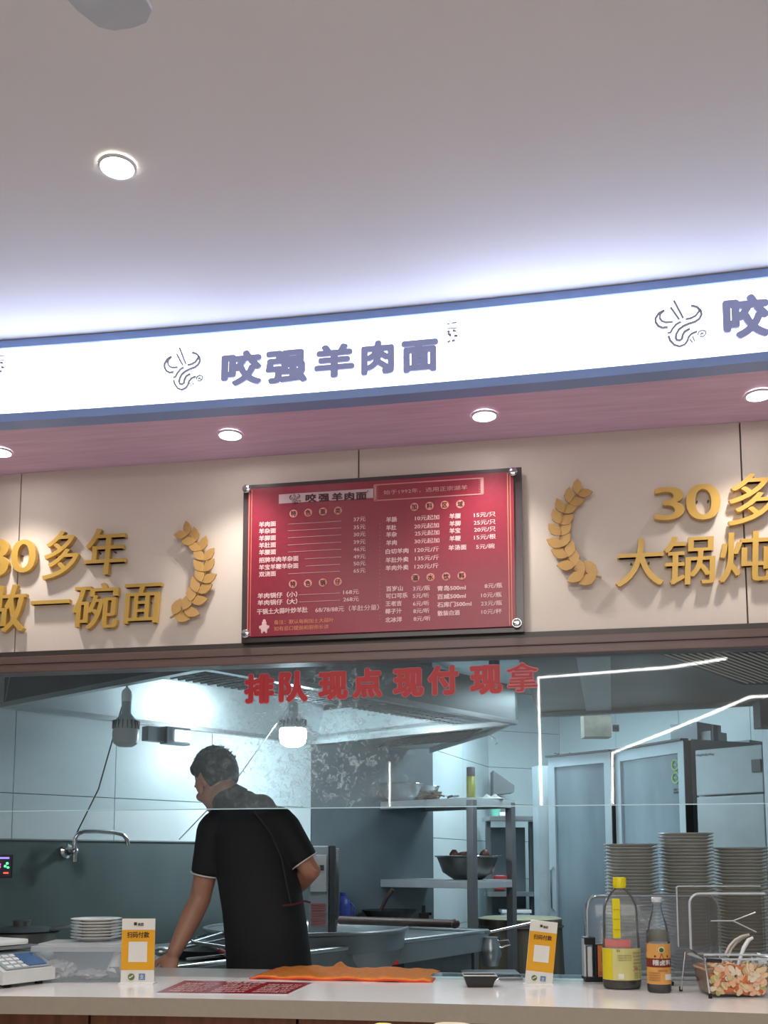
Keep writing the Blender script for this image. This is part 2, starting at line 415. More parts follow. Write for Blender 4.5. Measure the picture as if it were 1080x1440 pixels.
# ------------------------------------------------------------------ downlights
def downlight(p, r, label, group, power, cone=1.7, blend=.8, col=(1, .93, .86), glow=lamp_m):
    t = thing('downlight', label, 'ceiling light', p, group=group)
    MB().lathe([(r * .96, .001), (r * 1.14, -.001), (r * 1.12, -.006), (r * .98, -.007), (r * .96, -.003)], seg=28).build('bezel', white_m, t, smooth=True)
    MB().lathe([(0, -.004), (r * .97, -.003), (r * .97, .0), (0, .0)], seg=28).build('diffuser', glow, t)
    l = light('SPOT', V(p) - V((0, 0, .02)), power, col, r * .8, cone=cone, blend=blend)
    return t
txt = ['leftmost soffit downlight cut by the left edge', 'soffit downlight left of the red menu board', 'soffit downlight above the right end of the menu board', 'rightmost soffit downlight at the right edge']
for (px, py), lb in zip([(0, 634.5), (325, 612), (681, 583), (1068, 552)], txt):
    p = onZ(px, py, 2.714); p.y = 3.05
    downlight(p, .036, 'round recessed ' + lb, 'soffit downlights', 11, cone=1.9, blend=.9, col=(1, .93, .84))
downlight(onZ(165, 233, ZC - .003), .04, 'single round downlight in the white ceiling at upper left', 'ceiling downlights', 14)
for x, y, dd in [(.6, .6, 'right of the viewer'), (-.55, -.5, 'just behind the viewer'), (-1.9, -.4, 'behind the viewer to the left'), (.8, -.9, 'behind the viewer to the right'), (-1.2, .45, 'left of the viewer'), (1.2, 2.0, 'near the counter, out of view to the right')]:
    downlight((x, y, ZC - .003), .045, 'round ceiling downlight ' + dd, 'ceiling downlights', 14)

# ceiling fan, one blade tip in view
hub = V(onZ(120, 5, 2.70)); fan = thing('ceiling_fan', 'white ceiling fan, only a blade tip showing at the top left corner', 'fan', (hub.x - .10, hub.y - .48, ZC))
MB().cone((0, 0, 0), (0, 0, -.03), .06, .06, 20).cone((0, 0, 0), (0, 0, -.2), .012).build('rod', white_m, fan, smooth=True)
MB().lathe([(0, -.17), (.07, -.18), (.1, -.22), (.1, -.28), (.06, -.32), (0, -.325)], seg=28).build('motor', white_m, fan, smooth=True)
for k in range(3):
    a = math.radians(74) + k * 2 * PI / 3; mb = MB()
    out = [(.1, -.04), (.3, -.06), (.5, -.066), (.54, -.055), (.558, -.03), (.56, .0), (.555, .035), (.54, .055), (.5, .064), (.3, .055), (.1, .035)]
    mb.prism(out, .006, Matrix.Translation((0, 0, -.285)) @ Matrix.Rotation(a, 4, 'Z') @ Matrix.Rotation(.12, 4, 'X')); mb.build('blade', mat('pale_blue_fan_blade', (196, 204, 214), .4), fan)

# ================================================================== MENU BOARD
BX0, BX1, BZ0, BZ1 = -1.044, -.116, .715 + 1.35, 1.254 + 1.35
YB = YW - .04
board = thing('menu_board', 'red wall menu board with white price list on a dark backing, above the hatch', 'menu board', ((BX0 + BX1) / 2, YB, BZ0))
def rel(o, root): o.location = -V(root.location); return o
back_m = mat('dark_brown_acrylic', (74, 62, 66), .25, var=.05)
red_m = mat('red_menu_print', (146, 34, 58), .3, rgb2=(138, 31, 54), scale=60)
def on(px, py): return onY(px, py, YB)
rel(MB().box(((BX0 + BX1) / 2, YB + .012, (BZ0 + BZ1) / 2), (BX1 - BX0, .012, BZ1 - BZ0), bev=.001).build('backing', back_m, board), board)
ra = on(347, 896); rb = on(722, 664)
rel(MB().box(((ra.x + rb.x) / 2, YB, (ra.z + rb.z) / 2), (rb.x - ra.x, .008, rb.z - ra.z)).build('red_sheet', red_m, board), board)
for px, py in [(348, 689), (346.5, 892), (721.5, 665), (727, 877)]:
    p = on(px, py); MB().cone((p.x, YB - .012, p.z), (p.x, YB + .01, p.z), .0142, .0142, 24).ball((p.x, YB - .012, p.z), (.0136, .0035, .0136)).build('standoff_cap', chrome_m, board, smooth=True, loc=-V(board.location))
YP = YB - .0045
def c5(X, Y): return on(330 + X / 5.143, 650 + Y / 5.143)
def c6(X, Y): return on(530 + X / 5.023, 650 + Y / 5.023)
line_m = mat('gold_pink_print', (232, 150, 120), .5); ptxt = mat('pale_pink_print', (236, 196, 200), .5); disc_m = mat('salmon_print', (226, 150, 136), .5)
dk = mat('dark_red_print', (74, 24, 34), .5); org = mat('orange_print', (222, 138, 96), .5); greyp = mat('grey_pink_print', (196, 168, 176), .5)
mb = MB()
for X, wd in [(110, 7), (128, 5)]:
    p = c5(X, 200); mb.box((p.x, YP, (ra.z + rb.z) / 2), (.0022 if wd > 5 else .0016, .001, rb.z - ra.z - .006))
rel(mb.build('gold_border', line_m, board), board); mb = MB()
for X in (922, 940):
    p = c6(X, 80); mb.box((p.x, YP, (ra.z + rb.z) / 2), (.002, .001, rb.z - ra.z - .006))
rel(mb.build('gold_border', line_m, board), board)
mb = MB(); a = c5(322, 320); b = c5(1010, 185); mb.box(((a.x + b.x) / 2, YP, (a.z + b.z) / 2 + .002), (b.x - a.x, .001, (b.z - a.z) - .012))
rel(mb.build('title_plate', greyp, board), board)
mb = MB(); a = c5(398, 310); b = c5(482, 225); emblem(mb, a.x, b.x, a.z, b.z + .002, YP - .0006, .0006, 2.2)
for ch, X in zip('咬强羊肉面', (512, 608, 704, 792, 878)):
    yb_ = 292 - (X - 512) * .045; a = c5(X, yb_); b = c5(X + 80, yb_ - 58); wr(mb, ch, a.x, b.x, a.z - .001, (b.z - a.z) * 1.1, YP - .001, bold=.045, cell=True)
a = c5(962, 225); mb.box((a.x + .002, YP - .001, a.z + .006), (.005, .0006, .002)).box((a.x, YP - .001, a.z + .003), (.0015, .0006, .006))
rel(mb.build('title_text', dk, board), board)
# slogan scroll
mb = MB(); a = c6(-20, 275); b = c6(752, 118); zc = a.z; zt = c6(-20, 165).z
mb.box(((a.x + b.x) / 2, YP, zc), (b.x - a.x, .001, .0035)).box(((a.x + b.x) / 2, YP, zt), (b.x - a.x, .001, .0035))
for xx, dx in ((a.x, 1), (b.x, -1)):
    mb.box((xx + dx * .004, YP, (zc + zt) / 2), (.010, .001, zt - zc))
    for k in range(9): mb.box((xx + dx * .011, YP, zc + (zt - zc) * (k + .5) / 9), (.008, .001, .0012))
rel(mb.build('slogan_scroll', org if 0 else mat('dusty_rose_print', (196, 130, 130), .5), board), board)
mb = MB(); a = c6(50, 235); b = c6(640, 165); wr(mb, '始于1992年，选用正宗湖羊', a.x, b.x, a.z, .0165, YP - .0006)
rel(mb.build('slogan_text', mat('rose_print', (214, 160, 160), .5), board), board)
# heading discs
def discs(cf, chars, pts):
    for ch, (X, Y) in zip(chars, pts):
        p = cf(X, Y); d = rel(MB().cone((p.x, YP, p.z), (p.x, YP - .0008, p.z), .0135, .0135, 20).build('heading_disc', disc_m, board), board)
        wr(MB(), ch, p.x - .0092, p.x + .0092, p.z - .0098, .0196, YP - .0012, bold=.03, cell=True).build('heading_character', dk, d)
discs(c5, '特色面类', [(428, 375), (534, 368), (641, 360), (749, 354)])
discs(c5, '特色锅仔', [(424, 883), (532, 878), (640, 873), (748, 867)])
discs(c6, '加料区域', [(266, 319), (373, 312), (480, 305), (590, 299)])
discs(c6, '酒水饮料', [(273, 820), (380, 815), (490, 810), (600, 804)])
mb = MB()
def ln(cf, s, X0, X1, Yc, h=40, bold=.035):
    k = 5.1; a = cf(X0, Yc); b = cf(X1, Yc - (X1 - X0) * .066); hh = h / k * (YB / F_PX)
    wr(mb, s, a.x, b.x, a.z - hh * .5, hh * 1.08, YP - .0004, bold=bold)
for s, X1, Y, pr, PY in [('羊肉面', 300, 456, '37元', 416), ('羊杂面', 300, 505, '35元', 473), ('羊脚面', 300, 556, '30元', 525), ('羊肚面', 300, 607, '39元', 580), ('羊腰面', 300, 658, '46元', 632), ('招牌羊肉羊杂面', 463, 714, '49元', 686), ('羊宝羊鞭羊杂面', 463, 766, '50元', 735), ('双浇面', 300, 815, '65元', 787)]:
    ln(c5, s, 180, X1, Y, 40); ln(c5, pr, 862, 948, PY + 2, 38, .02)
ln(c5, '羊肉锅仔（小）', 170, 455, 972, 40); ln(c5, '168元', 788, 900, 944, 38, .02)
ln(c5, '羊肉锅仔（大）', 170, 455, 1022, 40); ln(c5, '268元', 788, 900, 996, 38, .02)
ln(c5, '干锅土大蒜叶炒羊肚', 165, 530, 1086, 42); ln(c5, '68/78/88元（羊肚分量）', 586, 1045, 1072, 42, .02)
for X0, X1, Y in [(388, 775, 452), (388, 775, 500), (388, 775, 550), (388, 775, 602), (388, 775, 653), (510, 775, 702), (516, 765, 754), (390, 765, 810), (468, 765, 962), (468, 765, 1014)]:
    a = c5(X0, Y); b = c5(X1, Y - (X1 - X0) * .062); mb.box(((a.x + b.x) / 2, YP - .0004, a.z), (b.x - a.x, .0006, .0009))
for s, X0, X1, Y in [('羊肠', 68, 142, 411), ('羊肚', 68, 138, 468), ('羊杂', 68, 142, 517), ('羊肉', 68, 142, 575), ('白切羊肉', 64, 224, 636), ('羊肚外卖', 64, 224, 697), ('羊肉外卖', 64, 224, 753),
                      ('羊腰', 514, 592, 387), ('羊脚', 514, 592, 440), ('羊宝', 514, 590, 490), ('羊鞭', 514, 592, 545), ('羊汤面', 508, 632, 610),
                      ('百岁山', 68, 184, 899), ('可口可乐', 66, 218, 950), ('王老吉', 64, 176, 1004), ('椰子汁', 62, 176, 1058), ('北冰洋', 62, 178, 1118),
                      ('青岛500ml', 428, 628, 897), ('百威500ml', 428, 628, 955), ('石库门500ml', 428, 668, 1012), ('散装白酒', 430, 586, 1072)]: ln(c6, s, X0, X1, Y, 38)
for s, X0, X1, Y in [('10元起加', 272, 441, 401), ('20元起加', 266, 439, 458), ('25元起加', 270, 442, 508), ('30元起加', 267, 442, 564), ('120元/斤', 270, 440, 625), ('135元/斤', 272, 440, 684), ('120元/斤', 268, 438, 742),
                      ('15元/只', 687, 838, 378), ('25元/只', 685, 838, 432), ('20元/只', 688, 838, 482), ('15元/根', 688, 840, 536), ('5元/碗', 702, 832, 602),
                      ('3元/瓶', 256, 376, 896), ('5元/听', 256, 370, 948), ('6元/听', 257, 370, 1003), ('8元/听', 259, 372, 1055), ('8元/听', 261, 380, 1110),
                      ('8元/瓶', 762, 886, 878), ('10元/瓶', 738, 882, 944), ('23元/瓶', 736, 884, 1002), ('10元/杯', 740, 884, 1061)]: ln(c6, s, X0, X1, Y, 38, .022)
for k in range(26):
    a = c5(1052, 450 + k * 27.5); mb.box((a.x, YP - .0004, a.z), (.0008, .0006, .002))
rel(mb.build('price_list', ptxt, board), board)
mb = MB(); ln(c5, '备注：默认每碗加土大蒜叶', 288, 718, 1162, 34, .015); ln(c5, '如有忌口提前和厨师长讲', 288, 682, 1208, 34, .015)
rel(mb.build('note_text', org, board), board)
mb = MB(); a = c5(216, 1195); k_ = 2.0
for dx, dz, rx_, rz_ in ((0, -.001, .0066, .0066), (0, .0068, .004, .004), (0, .0112, .0026, .002), (-.0035, -.0075, .0018, .003), (.0035, -.0075, .0018, .003), (-.007, .0, .0018, .0028), (.007, 0, .0018, .0028)): mb.ball((a.x + dx * k_, YP, a.z + dz * k_), (rx_ * k_, .0012, rz_ * k_))
rel(mb.build('lamb_figure', ptxt, board), board)

# ================================================================== GOLD LETTERING
YL = YW - .026
def gold_char(ch, a, b, yt, yb, label, bold=.028, cell=True, sl=.06):
    p0 = onY(a, yb, YL); p1 = onY(b, yt, YL); h = p1.z - p0.z; x = (p0.x + p1.x) / 2
    if not cell: h /= .76; p0.z -= .105 * h; bold = .022
    t = thing('gold_character', label, 'lettering', (x, YW - .012, p0.z))
    hw = (p1.x - p0.x) / 2
    wr(MB(), ch, -hw, hw, -.0, h, YL - (YW - .012) + .011, bold=bold, ext=.5, th=.02, cell=cell, slant=sl).build('letter_body', gold_m, t)
    for dx in (-.35, .35): MB().cone((dx * hw, 0, h * .5), (dx * hw, .012, h * .5), .003, .003, 8).build('standoff', dark_frame_m, t)
gold_char('3', -22, 12, 752, 812, 'gold numeral 3 cut by the left edge of the photo', .02, False, 0)
gold_char('0', 15, 50, 754, 806, 'gold numeral 0 on the left of the menu board', .02, False, 0)
gold_char('多', 57, 114, 742, 818, 'gold character duo right of the left-hand gold 0')
gold_char('年', 116, 180, 738, 812, 'gold character nian ending the upper left gold line')
gold_char('做', -34, 38, 818, 893, 'gold character zuo at the left edge in the lower line')
gold_char('一', 40, 100, 814, 880, 'gold character yi, a single bar in the lower left line')
gold_char('碗', 100, 168, 816, 888, 'gold character wan between the single bar and the last one')
gold_char('面', 170, 228, 812, 880, 'gold character mian beside the left laurel branch')
gold_char('3', 922, 960, 680, 732, 'gold numeral 3 right of the right laurel branch', .02, False, 0)
gold_char('0', 967, 1011, 675, 732, 'gold numeral 0 at the right over the panel joint side', .02, False, 0)
gold_char('多', 1022, 1094, 660, 742, 'gold character duo cut by the right edge')
gold_char('大', 866, 935, 752, 828, 'gold character da starting the lower right line')
gold_char('锅', 934, 1008, 748, 826, 'gold character guo between da and dun at the right')
gold_char('炖', 1012, 1086, 742, 822, 'gold character dun cut by the right edge, lower line')
def laurel(path, label, side):
    t = thing('laurel_branch', label, 'laurel', (0, YW, 0))
    pts = [onY(x, y, YL) for x, y in path]
    mb = MB(); mb.tube([V((p.x, YL - YW + .008, p.z)) for p in pts], .0035, 6); mb.build('stem', gold2_m, t)
    # resample
    seg = [(pts[i + 1] - pts[i]).length for i in range(len(pts) - 1)]; tot = sum(seg)
    def at(s):
        s *= tot
        for i, l in enumerate(seg):
            if s <= l or i == len(seg) - 1: return pts[i].lerp(pts[i + 1], s / l), (pts[i + 1] - pts[i]).normalized()
            s -= l
    shape = [(0, 0), (.2, .2), (.45, .30), (.75, .21), (1, 0), (.75, -.21), (.45, -.30), (.2, -.2)]
    base = None
    for k in range(10):
        p, tn = at(.04 + .095 * k); n = V((-tn.z, 0, tn.x))
        for sd in (-1, 1):
            d = (tn * .78 + n * sd * .66).normalized(); L = .062 - .0012 * k
            ang = math.atan2(d.z, d.x)
            if base is None:
                mb = MB(); mb.prism([(x * .056, y * .056 * 1.0) for x, y in shape], .006)
                base = mb.build('leaf', gold2_m, t)
                o = base
            else:
                o = base.copy(); C.objects.link(o); o.parent = t
            o.matrix_local = Matrix.Translation((p.x, YL - YW + .004 - (.004 if sd > 0 else 0), p.z)) @ Matrix.Rotation(-ang, 4, 'Y') @ Matrix.Rotation(PI / 2, 4, 'X') @ Matrix.Rotation(.12 * sd, 4, 'X') @ Matrix.Diagonal((L / .056, L / .056, 1, 1))
    p, tn = at(1.0)
laurel([(238, 868), (258, 858), (276, 838), (287, 812), (287, 786), (279, 764), (262, 750), (250, 746)], 'gold laurel branch curving right of the left gold lettering', 1)
laurel([(846, 811), (822, 806), (800, 788), (789, 764), (787, 738), (795, 712), (812, 694), (828, 688)], 'gold laurel branch curving left of the right gold lettering', -1)

# ================================================================== KITCHEN SHELL
KA = math.radians(57)
e1 = V((math.cos(KA), math.sin(KA), 0)); e2 = V((-math.sin(KA), math.cos(KA), 0))
WL = V((-2.56, 4.33, 0))                                   # a point on the long left wall
def wl(s, off=0, z=0): return WL + e1 * s - e2 * off + V((0, 0, z))
def wslab(mb, a, b, z0, z1, th, out):
    """upright slab between plan points a and b, thickened away from the room"""
    a = V((a[0], a[1], 0)); b = V((b[0], b[1], 0)); n = V((-(b - a).y, (b - a).x, 0)).normalized() * out
    return mb.poly3([a + V((0, 0, z0)), b + V((0, 0, z0)), b + V((0, 0, z1)), a + V((0, 0, z1))], th if n.dot(((b - a).cross(V((0, 0, 1))))) > 0 else -th)
def wslab2(mb, a, b, z0, z1, n0, n1):
    """slab from plan line a-b; offset range n0..n1 along left normal of a->b"""
    a = V((a[0], a[1])); b = V((b[0], b[1])); d = (b - a); n = V((-d.y, d.x)).normalized()
    q = [a + n * n0, b + n * n0, b + n * n1, a + n * n1]
    return mb.prism([(p.x, p.y) for p in q], z1 - z0, Matrix.Translation((0, 0, z0)))
ZK = 2.72
st('wall_kitchen_left', wslab2(MB(), wl(-3), wl(3.08), 0, ZK, .012, .12), grout_m)
kl = bpy.data.objects['wall_kitchen_left']
# white panels above the splashback, joints left open
ss = [-1.6, -.75, .08, .62, 1.22, 1.96]
for a, b in zip(ss, ss[1:]):
    for z0_, z1_ in ((1.452, 1.66), (1.664, ZK)):
        wslab2(MB(), wl(a + .002), wl(b - .002), z0_, z1_, 0, .012).build('wall_panel', wallw_m, kl)
wslab2(MB(), wl(1.964), wl(3.08), .0, ZK, -.004, .012).build('dark_cladding', darkwall_m, kl)
wslab2(MB(), wl(-3), wl(1.96), .0, 1.445, -.003, .012).build('splashback', splash_m, kl)
wslab2(MB(), wl(-3), wl(1.96), 1.445, 1.452, -.012, .012).build('splashback_edge', steel_m, kl)
# tiled back wall segments
kb0 = wl(3.08)
def plan(px, D): p = onD(px, 1209, D); return V((p.x, p.y, 0))
B1 = plan(688, 8.3); B2 = plan(790, 8.6); B4 = plan(1180, 6.7)
bk = [('wall_kitchen_back', kb0, B1, (0, .45)), ('wall_kitchen_middle', B1, B2, (0, .28)), ('wall_kitchen_right', B2, B4, (0, 9))]
for nm, a, b, _ in bk:
    o = st(nm, wslab2(MB(), a, b, 0, ZK, .01, .12), grout_m)
    L = (b - a).length; d = (b - a).normalized(); n = max(1, round(L / .62)); zs = [0, .3, .6, .9, 1.2, 1.5, 1.8, 2.1, 2.4, ZK] if nm != 'wall_kitchen_right' else [0, 1.95, ZK]
    for i in range(n):
        for za, zb in zip(zs, zs[1:]):
            wslab2(MB(), a + d * (L * i / n + .002), a + d * (L * (i + 1) / n - .002), za + .002, zb - .002, 0, .01).build('wall_tile', tile_m, o)
st('ceiling_kitchen', MB().box((0, 6.2, ZK + .05), (8, 6.2, .1)), mat('grey_kitchen_ceiling', (150, 158, 160), .5))
st('wall_kitchen_side', MB().box((2.3, 5.2, 1.36), (.1, 4, 2.72)), tile_m)
# white corner pillar beside the fridges
pa = plan(763, 7.6)
o = st('trim_4', MB().box((pa.x, pa.y, 1.02), (.095, .12, 2.04), rz=YAW + .2), mat('pale_pillar', (186, 200, 206), .4))

# dark steel bulkhead over the fridges, with louvre
zb_ = 2.26
q = [onZ(758, 1004, zb_), onZ(1085, 985, zb_), onZ(1300, 880, zb_), onZ(1300, 700, zb_), onZ(722, 905, zb_)]
q[3] = V((1.75, YW + .14, 0)); q[4] = onZ(726, 919, zb_); q[4] = V((q[4].x, max(q[4].y, YW + .14), 0))
bh = thing('exhaust_bulkhead', 'dark greasy steel ceiling bulkhead with louvre slats above the fridges', 'bulkhead')
MB().prism([(p.x, p.y) for p in q], .3, Matrix.Translation((0, 0, zb_))).build('housing', darkceil_m, bh)
bd = (q[1] - q[0]).normalized(); bd.z = 0
MB().box(V(((q[0].x + q[1].x) / 2, (q[0].y + q[1].y) / 2 - .02, zb_ - .012)), ((q[1] - q[0]).length, .05, .03), rz=math.atan2(bd.y, bd.x)).build('edge_trim', steeld_m, bh)
g0 = onZ(955, 918, zb_); g1 = onZ(1085, 905, zb_); g2 = onZ(1060, 957, zb_); lv = mat('louvre_bronze', (226, 208, 180), .4)
lb4 = [onZ(x_, y_, zb_) for x_, y_ in ((915, 914), (1120, 914), (1180, 962), (1045, 962))]
MB().prism([(p.x, p.y) for p in lb4], .003, Matrix.Translation((0, 0, zb_ - .004))).build('louvre_gap_shade', gap_m, bh)  # dark sheet put in for the shade between the slats
for k in range(13):
    t_ = k / 12.; a = onZ(930 + 150 * t_, 916, zb_); b = onZ(1050 + 120 * t_, 958 - 6 * t_, zb_)
    a.z = b.z = zb_ - .008; MB().box((a + b) / 2, ((b - a).length, .02, .006), rz=math.atan2((b - a).y, (b - a).x), rx=.5).build('louvre_slat', lv, bh)
a = onZ(842, 997, zb_); b = onZ(834, 918, zb_); a.z = b.z = zb_ - .006
MB().box((a + b) / 2, ((b - a).length, .15, .01), rz=math.atan2((b - a).y, (b - a).x)).build('bulkhead_highlight', mat('highlight_steel', (140, 140, 132), .35, metal=.5), bh)  # paler strip stands for a soft highlight on the bulkhead
a = onD(838, 1021, 6.95); t = thing('wall_junction_box', 'square stained steel duct box on the white wall above the fridges', 'box', (a.x, a.y, a.z), YAW)
MB().box((0, 0, 0), (.185, .12, .165), bev=.004).build('body', mat('stained_steel', (150, 150, 138), .45, metal=.5, var=.2, scale=14), t)
MB().box((0, 0, .0875), (.2, .14, .01)).build('flange', steeld_m, t)
a = onD(866, 1024, 6.95); t = thing('wall_socket', 'small black wall socket right of the steel duct box', 'socket', a, YAW)
MB().box((0, 0, 0), (.04, .03, .045), bev=.004).build('housing', dgrey_m, t); MB().box((0, -.016, 0), (.02, .004, .02)).build('face', black_m, t)

# ================================================================== RANGE HOOD
ZH = 2.05
HA = onZ(288, 938, ZH); HB = onZ(725, 1016, ZH); HC = onZ(6, 994, ZH); HD = onZ(479, 1040, ZH); HE = onZ(604, 1059, ZH); HM = onZ(686, 1034, ZH)
h1 = (HB - HA).normalized(); h2 = V((-h1.y, h1.x, 0))
HC = HA + h2 * 1.42; L1 = (HB - HA).length; HD = HC + h1 * (L1 - .02); HE2 = HC + h1 * (L1 + .85)
hood = thing('range_hood', 'large stainless extraction hood over the cooking range, angled away behind the glass', 'range hood')
def vface(mb, a, b, za, zb, th=.012):
    return wslab2(mb, a, b, za, zb, 0, th)
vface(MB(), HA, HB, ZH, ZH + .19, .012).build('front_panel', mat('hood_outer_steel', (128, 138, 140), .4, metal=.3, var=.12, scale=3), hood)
vface(MB(), HC, HA, ZH, ZH + .4, .012).build('side_panel', mat('hood_side_shade', (44, 45, 47), .5, metal=.1), hood)  # unlit side of the steel hood, its shade put into the colour
vface(MB(), HB, HD, ZH, ZH + .19, -.012).build('cross_beam', hood_m, hood)
# sloped far inner wall and inner ceiling
top_off = .07
def lift(p, dz): return V((p.x, p.y, ZH + dz))
ic = HC + h2 * 0 + h1 * 0; inn = -h2 * top_off
MB().poly3([lift(HC, 0), lift(HD, 0), lift(HD + inn, .23), lift(HC + inn, .23)], .01).build('inner_slope', hood_m, hood)
MB().poly3([lift(HC + inn + h1 * .0, .232), lift(HD + inn, .232), lift(HB + h2 * .3, .232), lift(HA + h2 * .3, .232)], .01).build('inner_top', hood_m, hood)
MB().poly3([lift(HC + h1 * .03, .0), lift(HC + inn + h1 * .06, .23), lift(HA + h2 * .3 + h1 * .06, .23), lift(HA + h1 * .03, .0)], .01).build('inner_end', hood_m, hood)
# rims
for a, b, nm in ((HA, HB, 'front_rim'), (HC, HD, 'back_rim'), (HC, HA, 'end_rim'), (HD, HB, 'beam_rim')):
    d = (b - a); MB().box((a + b) / 2 + V((0, 0, .0)), (d.length, .035, .022), rz=math.atan2(d.y, d.x)).build(nm, steel_m, hood)
# filter bank along the front rim : frames with baffle slats
filt_m = mat('filter_mesh', (132, 142, 144), .4, metal=.6, var=.2, scale=20)
nf = 7
for k in range(nf):
    s0 = .06 + k * (L1 - .1) / nf; s1 = s0 + (L1 - .1) / nf - .012
    c0 = HA + h1 * s0 + h2 * .05; c1 = HA + h1 * s1 + h2 * .05; dv = h2 * .30
    f = MB().poly3([lift(c0, .02), lift(c1, .02), lift(c1 + dv, .026), lift(c0 + dv, .026)], .006).build('baffle_filter', filt_m, hood)
    mb = MB()
    for j in range(7):
        a = c0.lerp(c1, (j + .5) / 7)
        p = lift(a, .012); p2 = lift(a + dv, .016); mb.tube([p, p2], .006, 5)
    for j in range(4):
        u = (j + .5) / 4; p = lift(c0 + dv * u, .014); p2 = lift(c1 + dv * u, .014); mb.tube([p, p2], .004, 4)
    mb.build('baffle_bars', steeld_m, f, kind='stuff')
# second hood section beyond the beam : flat soffit with slotted filters
sec = thing('rear_hood', 'second stainless hood with slotted filters beyond the first, by the tiled wall', 'range hood')
pE = lift(HE, 0); pM = lift(HM, 0); pB = lift(HB, 0); pD = lift(HD, 0); pW = lift(HC + h1 * (L1 + .85) - h2 * 0.02, 0)
MB().poly3([pD + V((0, 0, .03)), pB + V((0, 0, .03)), pM + V((0, 0, .03)), pE + V((0, 0, .03)), pW + V((0, 0, .03))], .02).build('soffit', hood_m, sec)
vface(MB(), HB, HM, ZH, ZH + .19, -.01).build('side_panel', hood_m, sec); vface(MB(), HM, HE, ZH, ZH + .19, -.01).build('side_panel', hood_m, sec)
def lp(a, b, t): return (a[0] + (b[0] - a[0]) * t, a[1] + (b[1] - a[1]) * t)
qU = lambda t: onZ(*lp((566, 1036), (684, 1021), t), ZH + .02); qL = lambda t: onZ(*lp((528, 1051), (640, 1043), t), ZH + .02)
MB().poly3([qU(-.04), qU(1.04), qL(1.04), qL(-.04)], .008).build('slotted_filter', steel_m, sec)
for j in range(16):
    a, b = qU((j + .5) / 16), qL((j + .5) / 16); a, b = a.lerp(b, .1), a.lerp(b, .9); d_ = b - a
    MB().box((a + b) / 2 - V((0, 0, .006)), (d_.length, .02, .006), rz=math.atan2(d_.y, d_.x)).build('slot', gap_m, sec)
# purple pipe made up for a bluish reflected strip above the hood
a = onD(695, 925, 6.3); t = thing('stand_in_pipe', 'purple pipe standing in for a bluish reflected strip above the hood', 'pipe', (a.x, a.y, 2.3))
MB().cone((0, 0, 0), (0, 0, .42), .034, .034, 16).build('pipe', mat('purple_strip_colour', (96, 74, 112), .6, var=.2, scale=30), t, smooth=True)
for z_ in (.05, .2, .35): MB().lathe([(.034, z_ - .006), (.039, z_), (.034, z_ + .006)], seg=16).build('band', steel_m, t)

# ------------------------------------------------------------------ bulbs on cables
def bulb(p, lit, label, s=1.):
    t = thing('led_bulb', label, 'bulb', p, group=None)
    gm = emis('lit_bulb_globe', (.9, .97, 1), 90) if lit else mat('frosted_bulb_globe', (186, 194, 198), .35)
    MB().lathe([(0, -.075 * s), (.03 * s, -.073 * s), (.05 * s, -.06 * s), (.056 * s, -.035 * s), (.056 * s, -.012 * s), (.053 * s, .0)], seg=28).build('globe', gm, t, smooth=True)
    MB().lathe([(.053 * s, 0), (.054 * s, .008 * s), (.045 * s, .04 * s), (.028 * s, .06 * s), (.02 * s, .07 * s), (.02 * s, .12 * s), (.012 * s, .125 * s), (0, .125 * s)], seg=24).build('heat_sink', mat('grey_bulb_body', (168, 178, 182), .4), t, smooth=True)
    for k in range(18):
        a = 2 * PI * k / 18; MB().box((.05 * s * math.cos(a), .05 * s * math.sin(a), .02 * s), (.014 * s, .0025 * s, .036 * s), rz=a).build('fin', dgrey_m, t)
    MB().lathe([(0, .12 * s), (.021 * s, .12 * s), (.023 * s, .14 * s), (.02 * s, .165 * s), (.006 * s, .18 * s), (0, .18 * s)], seg=20).build('lamp_holder', white_m, t, smooth=True)
    return t
p = onD(177, 1026, 4.35); bulb(p, False, 'large unlit LED bulb hanging by the left wall, above the faucet')
t = thing('bulb_cable', 'thin dark cable slanting from the unlit bulb down to the splashback', 'cable')
MB().tube([p + V((0, 0, .16)), p + V((0, 0, .26))], .004, 6).build('hanger', dgrey_m, t)
q1 = wl(.39, .02, 1.46); MB().tube([p + V((-.03, .02, .1)), p.lerp(q1, .5) + V((0, 0, -.01)), q1], .0035, 6).build('cord', dgrey_m, t)
p = onD(412, 1025, 5.3); bulb(p, True, 'glowing LED bulb hanging under the hood behind the red lettering', 1.25)
light('POINT', p - V((0, 0, .17)), 6.5, (.72, .9, 1), .07, name='bulb_light')
t = thing('pendant_cable', 'thin pale cord slanting from the glowing bulb down past the cook', 'cable')
q1 = wl(1.0, .02, 1.46); MB().tube([p + V((0, 0, .15)), p.lerp(q1, .5) + V((0, 0, .02)), q1], .0035, 6).build('cord', steel_m, t)
# square flood lamp on the wall
pw = onD(250, 1035, 5.0); t = thing('flood_lamp', 'small square lit flood lamp on a steel box under the hood', 'lamp', pw, KA)
MB().box((0, .02, 0), (.14, .06, .085), bev=.004).build('housing', steeld_m, t)
MB().box((.02, -.015, 0), (.085, .01, .055)).build('lens', emis('flood_lens', (.85, .95, 1), 4), t)
MB().box((0, .06, 0), (.05, .08, .03)).build('bracket', dgrey_m, t)
MB().box((-.12, .03, -.0), (.1, .05, .07), bev=.004).build('driver_box', steeld_m, t)

